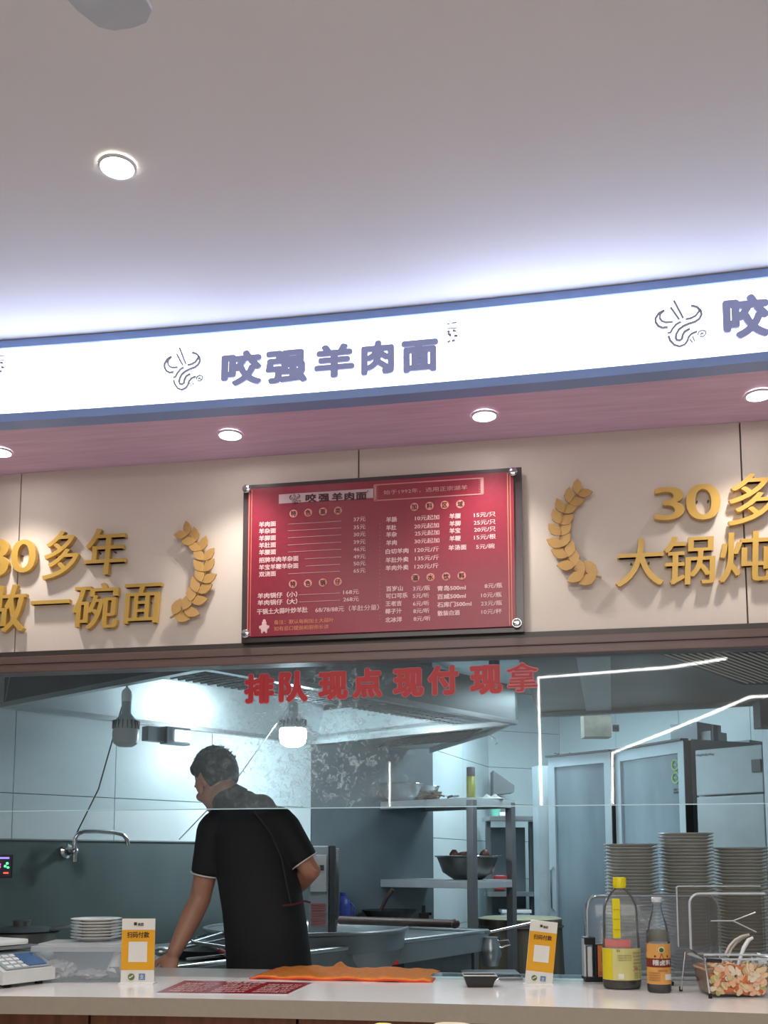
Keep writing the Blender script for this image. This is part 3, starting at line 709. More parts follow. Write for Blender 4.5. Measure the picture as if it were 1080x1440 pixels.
# faucet on the splashback
pf = wl(.47, .0, 1.36); pf = onD(107, 1197, 4.9); sgl = (pf - WL).dot(e1); pf = wl(sgl, .01, pf.z)
t = thing('wall_faucet', 'chrome swan-neck wall faucet on the grey splashback', 'faucet', pf, KA)
MB().lathe([(0, 0), (.032, 0), (.034, .008), (.02, .016), (.016, .03)], seg=20).build('escutcheon', chrome_m, t, smooth=True).rotation_euler = (PI / 2, 0, 0)
MB().cone((0, 0, 0), (0, -.07, 0), .014, .014, 16).ball((0, -.075, 0), .02).cone((0, -.075, -.05), (0, -.075, .03), .013, .013, 16).build('valve_body', chrome_m, t, smooth=True)
arc = [(.0, -.075, .0), (.0, -.075, .06), (.012, -.08, .082), (.04, -.085, .094), (.1, -.09, .096), (.2, -.1, .092), (.245, -.105, .082), (.262, -.108, .062), (.27, -.11, .03)]
MB().tube(arc, .0105, 12).build('spout', chrome_m, t, smooth=True)
MB().box((-.03, -.075, .012), (.05, .014, .01), bev=.003).build('lever', chrome_m, t)

# control display on the wall at the far left
pd = onD(6, 1218, 4.6); t = thing('control_display', 'small black control display with coloured icons at the left edge', 'display', pd, KA - .5)
MB().box((-.03, .01, 0), (.13, .02, .105), bev=.004).build('bezel', black_m, t)
MB().box((-.03, -.001, 0), (.115, .003, .09)).build('screen', mat('dark_screen', (20, 16, 34), .2, emit=.4), t)
mg = emis('magenta_icon', (.8, .1, .5), 1.3); gn = emis('green_icon', (.1, .9, .35), 1.2); bl = emis('blue_icon', (.25, .2, .9), 1.2)
mb = MB()
for k in range(6): mb.box((-.034 + .008 * (k % 3), -.004, -.004 + .011 * (k // 3)), (.006, .002, .009), ry=.4)
mb.build('magenta_icon', mg, t)
MB().ball((.012, -.004, .012), (.006, .001, .006)).ball((.004, -.004, .0), (.006, .001, .006)).ball((.016, -.004, -.006), (.006, .001, .005)).build('green_icon', gn, t)
MB().box((-.02, -.004, .036), (.08, .002, .008)).build('title_bar', bl, t); MB().box((.008, -.004, -.03), (.022, .002, .007)).build('red_readout', emis('red_icon', (.9, .1, .08), 1), t)

# ================================================================== RANGE TABLE
TZ = .95
ta = onZ(215, 1368, TZ); tb = onZ(442, 1338, TZ); tc_ = onZ(684, 1309, TZ)
t1 = (tc_ - tb).normalized(); t2 = V((-t1.y, t1.x, 0)); ang1 = math.atan2(t1.y, t1.x)
range_m = mat('range_steel', (126, 134, 137), .4, metal=.3, var=.08, scale=4)
rg = thing('cooking_range', 'long dull steel cooking range with rolled front edge beside the cook', 'cooking range', (tb.x, tb.y, 0), ang1)
Lr = (tc_ - tb).length; L0 = -1.45; DW = .98
MB().box(((L0 + Lr) / 2, DW / 2, TZ - .02), (Lr - L0, DW, .02)).build('top', range_m, rg)
MB().box(((L0 + Lr) / 2, -.005, TZ - .055), (Lr - L0, .02, .11), bev=.004).build('apron', range_m, rg)
MB().tube([(L0, -.008, TZ), (Lr, -.008, TZ)], .012, 10).build('rolled_edge', steel_m, rg, smooth=True)
MB().box(((L0 + Lr) / 2 - .02, .03 + DW / 2, .45), (Lr - L0 - .1, DW - .06, .8)).build('body', mat('range_body', (110, 118, 122), .45, metal=.25, var=.1), rg)
MB().tube([(Lr, -.008, TZ), (Lr, DW, TZ)], .012, 10).build('end_edge', steel_m, rg, smooth=True)
# oval control panel on the front
pc = onD(584, 1357, 5.05); lc = (Matrix.Translation(rg.location) @ Matrix.Rotation(ang1, 4, 'Z')).inverted() @ pc
mb = MB(); oval = [(-.155, -.07), (.155, -.07), (.155, .03), (.12, .065), (.06, .075), (-.06, .075), (-.12, .065), (-.155, .03)]
cpx = lc.x; mb.prism([(x * .72, y * .9) for x, y in oval], .012, Matrix.Translation((cpx, -.0, .808)) @ Matrix.Rotation(PI / 2, 4, 'X')); cp = mb.build('control_panel', black_m, rg)
MB().box((cpx, -.014, .85), (.11, .003, .018)).build('red_display', mat('red_display', (120, 24, 26), .3, emit=.6), cp)
for dx in (-.08, .07): MB().cone((cpx + dx, -.012, .855), (cpx + dx, -.016, .855), .006, .006, 10).build('screw', steel_m, cp)
MB().box((cpx + .02, -.014, .81), (.08, .004, .016), ry=-.08).build('label_strip', white_m, cp)

# big round pot set in the range
ctr = CW(-.39, 5.25); R_ = .5
pot = thing('stew_pot', 'huge round steel cauldron with a flat rim sunk in the range', 'cauldron', (ctr.x, ctr.y, .94))
MB().lathe([(R_ - .09, -.18), (R_ - .03, -.05), (R_ - .02, .05), (R_, .075), (R_ + .015, .078), (R_ + .015, .068), (R_ - .002, .06), (R_ - .01, -.02)], seg=64).build('wall', mat('pot_steel', (150, 158, 160), .35, metal=.7, var=.1, scale=4), pot, smooth=True)
MB().lathe([(0, -.02), (R_ - .03, -.02)], seg=64).build('broth', mat('grey_broth', (120, 120, 110), .15, var=.1), pot)
MB().tube([((R_ + .008) * math.cos(a * PI / 24), (R_ + .008) * math.sin(a * PI / 24), .075) for a in range(48)], .009, 8, closed=True).build('rim', steel_m, pot, smooth=True)

def rod(name, label, cat, a, b, r, m, extra=None, group=None):
    a, b = V(a), V(b); t = thing(name, label, cat, a, group=group)
    MB().cone((0, 0, 0), b - a, r, r * .9, 12).build('shaft', m, t, smooth=True)
    if extra: extra(t, b - a)
    return t
a = onZ(478, 1294, 1.04); b = onZ(640, 1299, 1.04)
wood_dark = mat('dark_greasy_wood', (70, 56, 50), .5, var=.2, scale=10)
rod('rolling_pole', 'long dark wooden pole lying behind the cauldron', 'pole', a, b, .022, wood_dark, lambda t, d: MB().ball(d, (.024, .024, .024)).build('end_knob', wood_dark, t))
# left-side cookware: pans and ladles by the hand
fp = onZ(285, 1340, .97)
t = thing('flat_pan', 'dark flat pan with long crossing handles beside the leaning hand', 'pan', (fp.x, fp.y + .12, .95))
MB().lathe([(0, .004), (.15, .004), (.17, .03), (.175, .03), (.155, 0), (0, 0)], seg=36).build('bowl', mat('dark_iron', (58, 60, 62), .4, metal=.5), t, smooth=True)
MB().tube([(.14, -.05, .03), (-.02, -.2, .07)], .007, 8).build('handle', steel_m, t); MB().tube([(-.12, -.08, .03), (.12, .12, .08)], .006, 8).build('handle', steel_m, t)
a = onZ(228, 1338, .99); b = onZ(312, 1312, 1.03)
rod('ladle', 'steel ladle handle slanting beside the leaning hand', 'ladle', a, b, .006, steel_m, lambda t, d: MB().ball((0, 0, 0), (.035, .035, .02)).build('scoop', steel_m, t))
a = onZ(286, 1326, 1.0); b = onZ(318, 1341, .98)
rod('skimmer', 'steel skimmer with red grip beside the cook', 'skimmer', a, b, .006, steel_m, lambda t, d: MB().cone(d * .75, d * 1.05, .011, .011, 10).build('grip', mat('red_grip', (140, 40, 40), .5), t))
for k_, (a_, b_, lb_) in enumerate((((232, 1345), (270, 1324), 'left of the arm'), ((262, 1349), (318, 1343), 'nearest the counter'), ((276, 1318), (318, 1308), 'at the back'))):
    a = onZ(*a_, .98); b = onZ(*b_, .99); rod('steel_skewer', 'thin bright steel rod beside the leaning arm, ' + lb_, 'skewer', a, b, .005, chrome_m, lambda t, d: MB().ball(d, (.009, .009, .009)).build('tip', steel_m, t))
# wok behind rack
pw = onZ(548, 1284, 1.03); t = thing('wok', 'dark iron wok with tilted handle behind the steel rack', 'wok', (pw.x, pw.y, .975))
MB().lathe([(.0, 0), (.07, .006), (.13, .035), (.17, .075), (.174, .075), (.135, .03), (.07, 0), (0, -.005)], seg=36).build('bowl', mat('dark_iron', (58, 60, 62), .4, metal=.5), t, smooth=True)
MB().tube([(-.05, -.04, .07), (-.01, -.05, .15), (.03, -.06, .2)], [.01, .012, .015], 10).build('handle', wood_dark, t, smooth=True)
pw = onZ(590, 1285, 1.0); t = thing('cleaver_block', 'small black cleaver blade standing behind the rack', 'cleaver', (pw.x, pw.y, .95), YAW)
MB().box((0, 0, .08), (.075, .006, .05)).build('blade', dgrey_m, t); MB().box((.05, 0, .05), (.06, .02, .02), bev=.004).build('handle', black_m, t); MB().box((0, 0, .028), (.12, .05, .056)).build('rest', wood_dark, t)
# stainless equipment tower behind the cook's elbow
pe = onD(448, 1230, 5.7); t = thing('steamer_cabinet', 'narrow steel steamer cabinet with red vent behind the cook', 'cabinet', (pe.x, pe.y + .0, .95), YAW)
MB().box((0, .1, .22), (.11, .2, .52), bev=.006).build('body', steeld_m, t)
MB().box((0, -.006, .33), (.09, .01, .2), bev=.003).build('door', steel_m, t); MB().box((.015, -.014, .36), (.03, .008, .03)).build('latch', black_m, t)
mb = MB()
for k in range(9): MB().box((0, -.006, .05 + k * .014), (.08, .008, .008)).build('vent_slat', mat('red_vent', (120, 54, 50), .5), t)
MB().box((.075, .05, .22), (.03, .12, .52)).build('side_post', black_m, t)
pe = onD(471, 1240, 6.0); t = thing('steel_post', 'plain vertical steel post between the cabinet and the rack', 'post', (pe.x, pe.y, .95), YAW)
MB().box((0, 0, .22), (.05, .04, .5), bev=.003).build('upright', mat('post_steel', (104, 106, 108), .4, metal=.5), t); MB().box((0, 0, .005), (.08, .07, .01)).build('foot', steeld_m, t)
pe = onD(482, 1262, 6.2); t = thing('blue_jug', 'blue plastic jug behind the steel post', 'jug', (pe.x, pe.y, .96))
MB().lathe([(0, 0), (.05, 0), (.052, .12), (.04, .16), (.018, .18), (.018, .2), (0, .2)], seg=20).build('body', mat('blue_plastic', (52, 66, 150), .4), t, smooth=True)
MB().tube([(.045, 0, .14), (.07, 0, .12), (.07, 0, .07), (.05, 0, .05)], .006, 6).build('handle', mat('blue_plastic', (52, 66, 150)), t)
pe = onD(505, 1276, 6.3); t = thing('low_tray', 'shallow black tray on the range behind the rack', 'tray', (pe.x, pe.y, .97), KA)
MB().box((0, 0, .02), (.2, .14, .03), bev=.006).build('tray', black_m, t); MB().box((0, -.08, .035), (.14, .012, .008)).build('handle', chrome_m, t)

# ------------------------------------------------------------------ steel rack
P2 = CW(.522, 6.15); k1 = V((math.cos(math.radians(60)), math.sin(math.radians(60)), 0)); k2 = V((-k1.y, k1.x, 0))
rack = thing('steel_rack', 'two-tier square-tube steel rack standing at the end of the range', 'rack', (P2.x, P2.y, 0), math.radians(60))
RL, RW = .8, .42; zt_, zm_ = 1.722, 1.231; rk = mat('rack_steel', (168, 174, 177), .38, metal=.3, var=.08)
rkd = mat('rack_post_steel', (108, 110, 112), .42, metal=.5, var=.08)
for x in (0, RW):
    for y in (0, RL): MB().box((x, y, zt_ / 2 - .006), (.046, .046, zt_ - .014), bev=.003).build('post', rkd, rack)
for z_ in (zt_, zm_):
    MB().box((RW / 2, RL / 2, z_ - .006), (RW + .04, RL + .04, .012), bev=.002).build('shelf', rk, rack)
    for a, d in (((0, RL / 2), (.03, RL + .04)), ((RW, RL / 2), (.03, RL + .04)), ((RW / 2, 0), (RW + .04, .03)), ((RW / 2, RL), (RW + .04, .03))):
        MB().box((a[0] + (-.006 if a[0] == 0 else .006 if a[0] == RW else 0), a[1] + (-.006 if a[1] == 0 else 0.006 if a[1] == RL else 0), z_ - .028), (d[0], d[1], .04), bev=.003).build('rail', rk, rack)
MR = Matrix.Translation(rack.location) @ Matrix.Rotation(math.radians(60), 4, 'Z')
def onrack(x, y, z): return MR @ V((x, y, z))
def bowl(p, r, h, label, m=steel_m, foot=.45):
    t = thing('mixing_bowl', label, 'bowl', p)
    MB().lathe([(0, .002), (r * foot, .002), (r * .78, h * .35), (r * .95, h * .97), (r * 1.04, h), (r * 1.05, h * .98), (r * .98, h * .93), (r * .81, h * .32), (r * foot, 0), (0, 0)], seg=40).build('body', m, t, smooth=True)
    MB().tube([(r * 1.045 * math.cos(a * PI / 20), r * 1.045 * math.sin(a * PI / 20), h) for a in range(40)], .003, 6, closed=True).build('rolled_rim', chrome_m, t, smooth=True)
    return t
bm_ = mat('bowl_steel', (172, 180, 182), .25, metal=.6, var=.1, scale=5)
pb = onD(563, 1120, 6.6); bowl((pb.x, pb.y, zt_), .14, .113, 'stainless bowl on the top shelf of the rack, leftmost', bm_)
pb = onD(596, 1120, 6.75); bowl((pb.x, pb.y, zt_), .10, .108, 'stainless bowl behind the dried bundle on the top shelf', bm_)
bb = bowl(onrack(.21, .18, zm_), .195, .145, 'large bowl of brown meat on the middle shelf of the rack', mat('bowl_dark_steel', (104, 106, 106), .3, metal=.8, var=.15, scale=5)); bb.location.z = zm_
meat = mat('brown_meat', (96, 52, 46), .45, rgb2=(62, 36, 34), scale=30, bump=.3)
for k, (x, y, z_, r_) in enumerate([(-.02, 0, .14, .042), (.04, -.03, .145, .036), (.025, .03, .178, .03), (-.09, .03, .135, .036), (.1, .02, .137, .036), (.0, -.09, .135, .036)]):
    o = MB().ball((0, 0, 0), (r_ * 1.5, r_, r_ * .8), 10); o = o.build('meat_chunk', meat, None, smooth=True); o.location = bb.location + V((x, y, z_)); o.rotation_euler = (k, .5 * k, k * 1.3)
    tag(o, 'brown cooked meat chunk ' + ['in the middle of', 'at the front of', 'on top of', 'at the left of', 'at the right of', 'lowest at the front of'][k] + ' the big bowl', 'meat')
# dried bundle, tongs, bottle, cloth on top shelf
t = thing('dried_herb_bundle', 'tangled bundle of dried roots on the top shelf beside the bowls', 'dried herbs', onrack(.06, .36, zt_))
rb_ = mat('dried_root', (112, 98, 82), .8, var=.25, scale=20); rnd = random.Random(5); mb = MB()
for k in range(46):
    a = rnd.uniform(0, PI); L_ = rnd.uniform(.04, .13); c = V((rnd.uniform(-.03, .05), rnd.uniform(-.13, .1), rnd.uniform(.008, .045)))
    d = V((math.cos(a) * L_ / 2, math.sin(a) * L_ / 2, rnd.uniform(-.004, .02))); mb.tube([c - d, c + V((0, 0, rnd.uniform(0, .008))), c + d], rnd.uniform(.003, .007), 5)
mb.build('roots', rb_, t, kind='stuff')
MB().tube([(.0 + .022 * math.cos(a * .9), -.0 + .14 + .022 * math.sin(a * .9), .02 + .0004 * a) for a in range(14)], .008, 6).build('coil', rb_, t)
t = thing('tongs', 'steel tongs with black grips lying right of the dried bundle', 'tongs', onrack(.03, .17, zt_), math.radians(-70))
for s_ in (-1, 1): MB().tube([(-.09, 0, .012), (0, .014 * s_, .016), (.1, .02 * s_, .012)], .005, 6).build('arm', steel_m if s_ > 0 else black_m, t)
MB().ball((-.09, 0, .012), .008).build('pivot', chrome_m, t)
pb = onrack(.035, .03, zt_)
t = thing('seasoning_bottle', 'tall yellow-green seasoning bottle with dark top on the rack', 'bottle', (pb.x, pb.y + .02, zt_))
MB().lathe([(0, 0), (.026, 0), (.027, .005), (.027, .128), (.024, .132), (0, .132)], seg=20).build('body', mat('olive_yellow', (150, 156, 60), .35, rgb2=(120, 120, 50), scale=14), t, smooth=True)
MB().lathe([(0, .132), (.026, .132), (.026, .184), (.024, .188), (0, .188)], seg=20).build('cap', mat('dark_brown_cap', (70, 62, 66), .5, var=.3, scale=40), t, smooth=True)
t = thing('dish_cloth', 'crumpled pale cloth at the right end of the top shelf', 'cloth', onrack(.28, .05, zt_))
def cloth(mb, lx, ly, nx, ny, f):
    g = [[mb.bm.verts.new(f(i / nx, j / ny)) for j in range(ny + 1)] for i in range(nx + 1)]
    for i in range(nx):
        for j in range(ny): mb.bm.faces.new((g[i][j], g[i + 1][j], g[i + 1][j + 1], g[i][j + 1]))
    return mb
cloth(MB(), 1, 1, 16, 12, lambda u, v: V((.16 * (u - .5), .1 * (v - .5), .006 + .022 * math.sin(PI * u) * math.sin(PI * v) * (1 + .6 * math.sin(u * 17 + v * 5)) + .003 * math.sin(v * 30)))).build('folds', mat('pale_cloth', (176, 182, 178), .8), t, smooth=True)
MB().box((.05, .03, .006), (.05, .04, .006), rz=.4).build('folded_corner', mat('pale_cloth', (176, 182, 178)), t)
for zz, lb, nm in ((zm_ + .002, 'red and white packet on the middle shelf, right of the big bowl', 'food_packet'), (1.13, 'red packet under the middle shelf on the far stand', 'food_packet')):
    pp = onD(703, 1209 - (zz - 1.35) * 1449 / (6.45 if zz > 1.2 else 7.9), 6.45 if zz > 1.2 else 7.9)
    t = thing(nm, lb, 'packet', (pp.x, pp.y, zz), YAW); MB().box((0, 0, .011), (.085, .06, .022), bev=.008).build('pouch', mat('red_packet', (170, 50, 52), .4), t); MB().box((0, 0, .022), (.05, .04, .003)).build('white_label', white_m, t)

# ------------------------------------------------------------------ far stand with tub, wedge hood
ps = onD(718, 1209, 7.8); far = thing('far_stand', 'dark-framed steel stand behind the rack by the tiled wall', 'stand', (ps.x, ps.y, 0), YAW + .1)
for x in (-.17, .16): MB().box((x, 0, .82), (.035, .035, 1.64)).build('post', steeld_m, far)
for z_ in (1.66, 1.1, .72): MB().box((0, 0, z_), (.37, .3, .03)).build('shelf', steel_m, far)
MB().box((-.01, .12, 1.1), (.3, .02, 1.0)).build('back_panel', darkwall_m, far)
t = thing('storage_tub', 'blue-white plastic tub with lid on the low shelf of the far stand', 'tub', (ps.x + .0, ps.y - .04, .755), YAW)
MB().box((.03, 0, .11), (.2, .18, .2), bev=.01).build('tub', mat('pale_blue_plastic', (150, 176, 208), .4), t); MB().box((.03, 0, .22), (.22, .2, .025), bev=.006).build('lid', white_m, t)
t = thing('mint_cup', 'small mint green cup on top of the far stand', 'cup', (onD(697, 1140, 7.8).x, onD(697, 1140, 7.8).y, 1.676))
MB().lathe([(0, 0), (.03, 0), (.038, .07), (.04, .07), (.033, -.003), (0, -.003)], seg=20).build('body', mat('mint_plastic', (120, 190, 170), .4), t, smooth=True); MB().box((.08, 0, .02), (.1, .06, .03), bev=.01).build('saucer', white_m, t)
pk = onD(704, 1120, 8.22); t = thing('wedge_hood', 'small wedge-shaped grey steel hood on the tiled wall', 'wall hood', (pk.x, pk.y, pk.z), YAW)
mb = MB(); mb.poly3([(-.08, 0, .0), (.08, 0, 0.02), (.085, 0, .07), (-.08, 0, .19)], .22); mb.build('shell', steeld_m, t); MB().box((0, -.012, .055), (.165, .01, .012), ry=-.05).build('lip', steel_m, t)
pk = onD(691, 1035, 5.78); t = thing('hook_wire', 'small bent wire hook hanging from the hood corner', 'hook', pk)
MB().tube([(-.03, 0, .02), (0, 0, 0), (.03, 0, -.02), (.035, 0, -.04), (.02, 0, -.05), (.005, 0, -.03), (0, 0, 0)], .0025, 6).build('wire', steeld_m, t)

# ------------------------------------------------------------------ chopping stump
pu = onD(731, 1291, 6.78); t = thing('chopping_stump', 'round weathered wooden chopping stump with mossy rim', 'chopping block', (pu.x, pu.y, pu.z - .75))
RS = .272; bark = mat('old_wood', (104, 96, 80), .8, rgb2=(66, 60, 50), scale=4, stretch=(6, 6, .5), bump=.3)
MB().lathe([(0, .1), (RS * 1.06, .1), (RS * 1.06, .2), (RS * 1.02, .5), (RS * .99, .72), (RS, .742), (RS * .985, .75)], seg=48).build('trunk', bark, t, smooth=True)
MB().lathe([(RS * .985, .75), (RS * .9, .757), (RS * .5, .76), (0, .758)], seg=48).build('cutting_face', mat('mossy_wood', (140, 142, 116), .7, rgb2=(110, 112, 92), scale=14, bump=.2), t, smooth=True)
MB().tube([(RS * 1.02 * math.cos(a * PI / 24), RS * 1.02 * math.sin(a * PI / 24), .70) for a in range(48)], .006, 6, closed=True).build('hoop', mat('rust_iron', (70, 62, 56), .6, metal=.4), t)
for k in range(3): MB().box((.16 * math.cos(k * 2.1), .16 * math.sin(k * 2.1), -.09), (.05, .05, .4)).build('leg', wood_dark, t)
a = onD(686, 1311, 5.75); b = onD(747, 1298, 5.8)
rod('sharpening_steel', 'bright steel bar slanting past the rack post toward the card stand', 'bar', a, b, .008, chrome_m, lambda t, d: MB().box((0, 0, 0), (.03, .03, .02), bev=.004).build('clamp', steeld_m, t))
a = onD(690, 1335, 5.9); t = thing('steel_jug', 'rounded steel jug at the end of the range below the bar', 'jug', (a.x, a.y, .82))
MB().lathe([(0, -.06), (.04, -.06), (.06, 0), (.055, .05), (.04, .09), (.042, .1), (.0, .1)], seg=24).build('body', steel_m, t, smooth=True); MB().tube([(.04, 0, .08), (.1, 0, .085), (.11, 0, .06), (.05, 0, .04)], .005, 6).build('handle', chrome_m, t)
# low steel side table carrying jug and wedge plate
a = onD(700, 1352, 5.5); t = thing('side_shelf', 'low steel shelf plate beside the range end', 'shelf', (a.x, a.y, .0), YAW)
MB().box((-.03, .1, .86 if 0 else .745), (.3, .3, .02)).build('plate', steel_m, t); MB().box((-.03, .1, .37), (.05, .05, .74)).build('stem', steeld_m, t)

# ================================================================== FRIDGES
fr_m = mat('fridge_steel', (176, 190, 197), .35, metal=.25, var=.06, scale=4)
fgl = mat('frosted_fridge_glass', (96, 112, 124), .16, rgb2=(134, 152, 162), scale=2.5, spec=.9, stretch=(1, 1, .35))
def face(a, b): # frame on plan line a->b, looking to viewer
    d = b - a; return math.atan2(d.y, d.x), d.length
FZ = 2.08; fa = onZ(773, 1064, FZ); fb = onZ(862, 1055, FZ); fc = onZ(868, 1055, FZ); fd = onZ(966, 1039, FZ)
def fridge(a, b, ztop, label, mt2, frost):
    an, L = face(a, b); t = thing('upright_fridge', label, 'fridge', (a.x, a.y, 0), an)
    MB().box((L / 2, .34, ztop / 2), (L, .62, ztop), bev=.004).build('cabinet', steeld_m, t)
    d = MB().box((L / 2, .0, ztop - .045), (L - .01, .05, .075), bev=.004).box((.03, .0, ztop / 2), (.06, .05, ztop - .16)).box((L - .03, 0, ztop / 2), (.06, .05, ztop - .16)).box((L / 2, 0, .1), (L - .01, .05, .1)).build('door', fr_m, t)
    MB().box((L / 2, .0, (ztop - .08) / 2 + .08), (L - .11, .02, ztop - .24)).build('glass_pane', fgl, d)
    mb = MB()
    MB().box((L / 2, -.02, ztop - .003), (L, .06, .012)).build('top_edge', dgrey_m, t)
    MB().tube([(.04, -.03, 1.0), (.04, -.055, 1.02), (.04, -.055, 1.28), (.04, -.03, 1.3)], .008, 8).build('handle', chrome_m, d, smooth=True)
    MB().box((L - .0, .0, ztop / 2), (.006, .055, ztop - .02)).build('door_gap', gap_m, t)
    return t, d, L, an
f1, d1, LA, _ = fridge(fa, fb, FZ, 'left glass-door fridge beside the pale pillar', fgl, 0)
f2, d2, LB_, _ = fridge(fc, fd, FZ, 'middle glass-door fridge with green sticker on the glass', fgl, 1)
gs = emis('green_sticker', (.18, .34, .12), .4)
for z_ in (1.93, 1.85):
    MB().lathe([(.026, 0), (.036, 0), (.036, .002), (.026, .002)], seg=18).box((0, .0, .001), (.028, .008, .002)).build('green_sticker', mat('green_print', (120, 168, 80), .5), d2, loc=(LB_ - .1, -.014, z_)).rotation_euler = (PI / 2, 0, 0)
mb = MB()
for k in range(7): mb.box((LB_ - .12 + .012 * (k % 4), -.013, 1.76 + .018 * (k // 4)), (.008, .002, .012))
mb.build('sticker_lettering', dgrey_m, d2)
pp = onD(800, 1055, 6.4); t = thing('twig_clutter', 'small clump of black oddments on top of the left fridge', 'clutter', (fa.x + .09, fa.y + .06, FZ + .004))
mb = MB(); rnd = random.Random(2)
for k in range(12): c = V((rnd.uniform(-.08, .08), rnd.uniform(-.03, .03), rnd.uniform(.004, .02))); mb.tube([c, c + V((rnd.uniform(-.05, .05), rnd.uniform(-.02, .02), rnd.uniform(0, .012)))], .004, 5)
mb.build('twigs', black_m, t, kind='stuff')
# steel freezer
za = 1.98; ga = onZ(975, 1055, za); gb = onZ(1075, 1046, za); an, L = face(ga, gb)
t = thing('steel_freezer', 'brushed steel double-door freezer at the right edge', 'freezer', (ga.x, ga.y, 0), an)
MB().box((L / 2 + .1, .36, za / 2), (L + .2, .64, za), bev=.004).build('cabinet', steeld_m, t)
zsp = 1.35 + (1209 - 1121) / 1449.1 * ((ga - EYE).dot(fh))
for z0_, z1_ in ((zsp + .006, za - .005), (.2, zsp - .004)):
    d = MB().box((L / 2 + .012, .0, (z0_ + z1_) / 2), (L - .03, .05, z1_ - z0_), bev=.006).build('door', mat('freezer_steel', (160, 174, 178), .5, metal=.2, var=.12, scale=5, rvar=.08), t)
    if z1_ > 1.7: MB().box((L - .035, -.03, z0_ + .145), (.055, .014, .07), bev=.003).build('handle', dgrey_m, d)
MB().box((L + .05, 0, za / 2 + .05), (.09, .06, za + .1)).build('side_post', fr_m, t)
mb = MB()
for k in range(9): mb.tube([(.03 + .013 * k, -.0265, za - .03 + .004 * (k % 2)), (.036 + .013 * k, -.0265, za - .038 - .003 * (k % 3)), (.043 + .013 * k, -.0265, za - .032)], .0018, 4)
mb.build('faint_script', dgrey_m, t, kind='stuff')
# boxes above freezer
ga2 = onD(985, 1209, 6.9); ga3 = onD(1050, 1209, 6.6)
t = thing('upper_cabinet', 'dark grey cabinet end above the freezer', 'cabinet', (ga2.x, ga2.y, za + .02), an)
MB().box((.0, 0, .13), (.2, .3, .25)).build('box', darkwall_m, t); MB().box((.14, -.02, .1), (.08, .2, .18)).build('door', steeld_m, t)
t = thing('upper_carton', 'pale grey flat cabinet on top of the freezer, right of the dark one', 'cabinet', (ga3.x, ga3.y, za), an)
MB().box((0, 0, .06), (.24, .25, .12)).build('box', mat('pale_grey_box', (158, 176, 180), .5), t); MB().box((-.13, -.1, .12), (.008, .06, .24)).build('bracket', dgrey_m, t)
pq = onD(1075, 1005, 5.2); t = thing('speaker_box', 'dark box mounted at the right edge above the freezer', 'box', pq, YAW)
MB().box((.02, 0, 0), (.12, .1, .14), bev=.004).build('housing', mat('dark_brown_box', (70, 62, 62), .5), t); MB().box((.02, 0, .085), (.05, .05, .03)).build('bracket', steeld_m, t)

# ================================================================== LED OUTLINES in the hall (seen mirrored in the glass)
def mir(px, py, Yv):   # real place of something whose mirror image in the hatch glass lies on the plane Y = Yv
    p = onY(px, py, Yv); return V((p.x, 2 * YW - p.y, p.z))
for pts, lb in (([(762, 1160), (757, 953), (945, 938), (1022, 926)], 'white LED outline on the hall wall, taller door-like one'), ([(862, 1160), (861, 1059), (950, 1024), (1055, 980), (1120, 977)], 'white LED outline on the hall wall, lower slanting one'), ([(548, 1160), (548, 1072)], 'short upright white LED tube on the hall wall')):
    w_ = [mir(x, y, 7.9) for x, y in pts]; t = thing('led_outline', lb, 'led light', w_[0])
    MB().tube([p - w_[0] for p in w_], .010 if len(pts) > 2 else .007, 6).build('tube', led_m, t)

# ================================================================== THE COOK
PD = 3.93; PS = PD / F_PX
base = CW((350 - 540) * PS, PD)
cook = thing('person', 'cook in black polo shirt and apron seen from behind, leaning on one arm', 'person', (base.x, base.y, 0), YAW)
def L(px, py, y=0.): return V(((px - 350) * PS, y, 1.35 + (1209 - py) * PS))
skin_m = mat('skin', (176, 128, 106), .5, var=.06, scale=14)
shirt_m = mat('black_polo_cotton', (22, 24, 29), .8, var=.2, scale=5, bump=.15)
apron_m = mat('black_apron', (22, 23, 26), .75, var=.15, scale=6)
hair_m = mat('short_black_hair', (12, 12, 14), .75, rgb2=(28, 28, 31), scale=60, bump=.5)
trous_m = mat('dark_trousers', (30, 32, 38), .8)
# head frame
hf = V((-.60, .68, -.44)).normalized(); hs = V((.74, .66, .1)); hs = (hs - hf * hs.dot(hf)).normalized(); hu = hf.cross(hs); hu = hu if hu.z > 0 else -hu
HR = Matrix((hf, hs, hu)).transposed()
HCn = L(299, 1095, .06)
def H(f, s_, u): return HCn + hf * f + hs * s_ + hu * u
shL = L(300, 1168, .03); elL = L(281, 1262, .05); wrL = L(251, 1335, -.03); haL = L(249, 1347, -.05)
shR = L(398, 1165, -.0); elR = L(437, 1222, .0); wrR = L(395, 1262, .24)
hipL = L(350, 1372, .03) + V((-.02, 0, 0)); hipR = L(412, 1372, .0)
def fingers(mb, w_, d, side, nrm, curl=1.):
    """five separate curled fingers from wrist centre w_, palm direction d"""
    palm = w_ + d * .045
    mb.ball(palm, (.034, .018, .044), 14, rot=Matrix((side, nrm, d)).transposed())
    for k, (o, Ln) in enumerate(((-.027, .066), (-.009, .076), (.009, .072), (.026, .058))):
        a = palm + side * o + d * .03; b = a + d * Ln * .45 + nrm * .008 * curl; c = b + d * Ln * .22 + nrm * .022 * curl; e = c + nrm * .02 * curl - d * .002
        mb.cap(a, .0095, b, .009, 10).cap(b, .009, c, .0085, 10).cap(c, .0085, e, .0075, 10)
    a = palm - side * .028 - d * .02; b = a - side * .022 + d * .022 + nrm * .006; c = b - side * .002 + d * .028 + nrm * .008
    mb.cap(a, .012, b, .0105, 10).cap(b, .0105, c, .009, 10)
mb = MB()
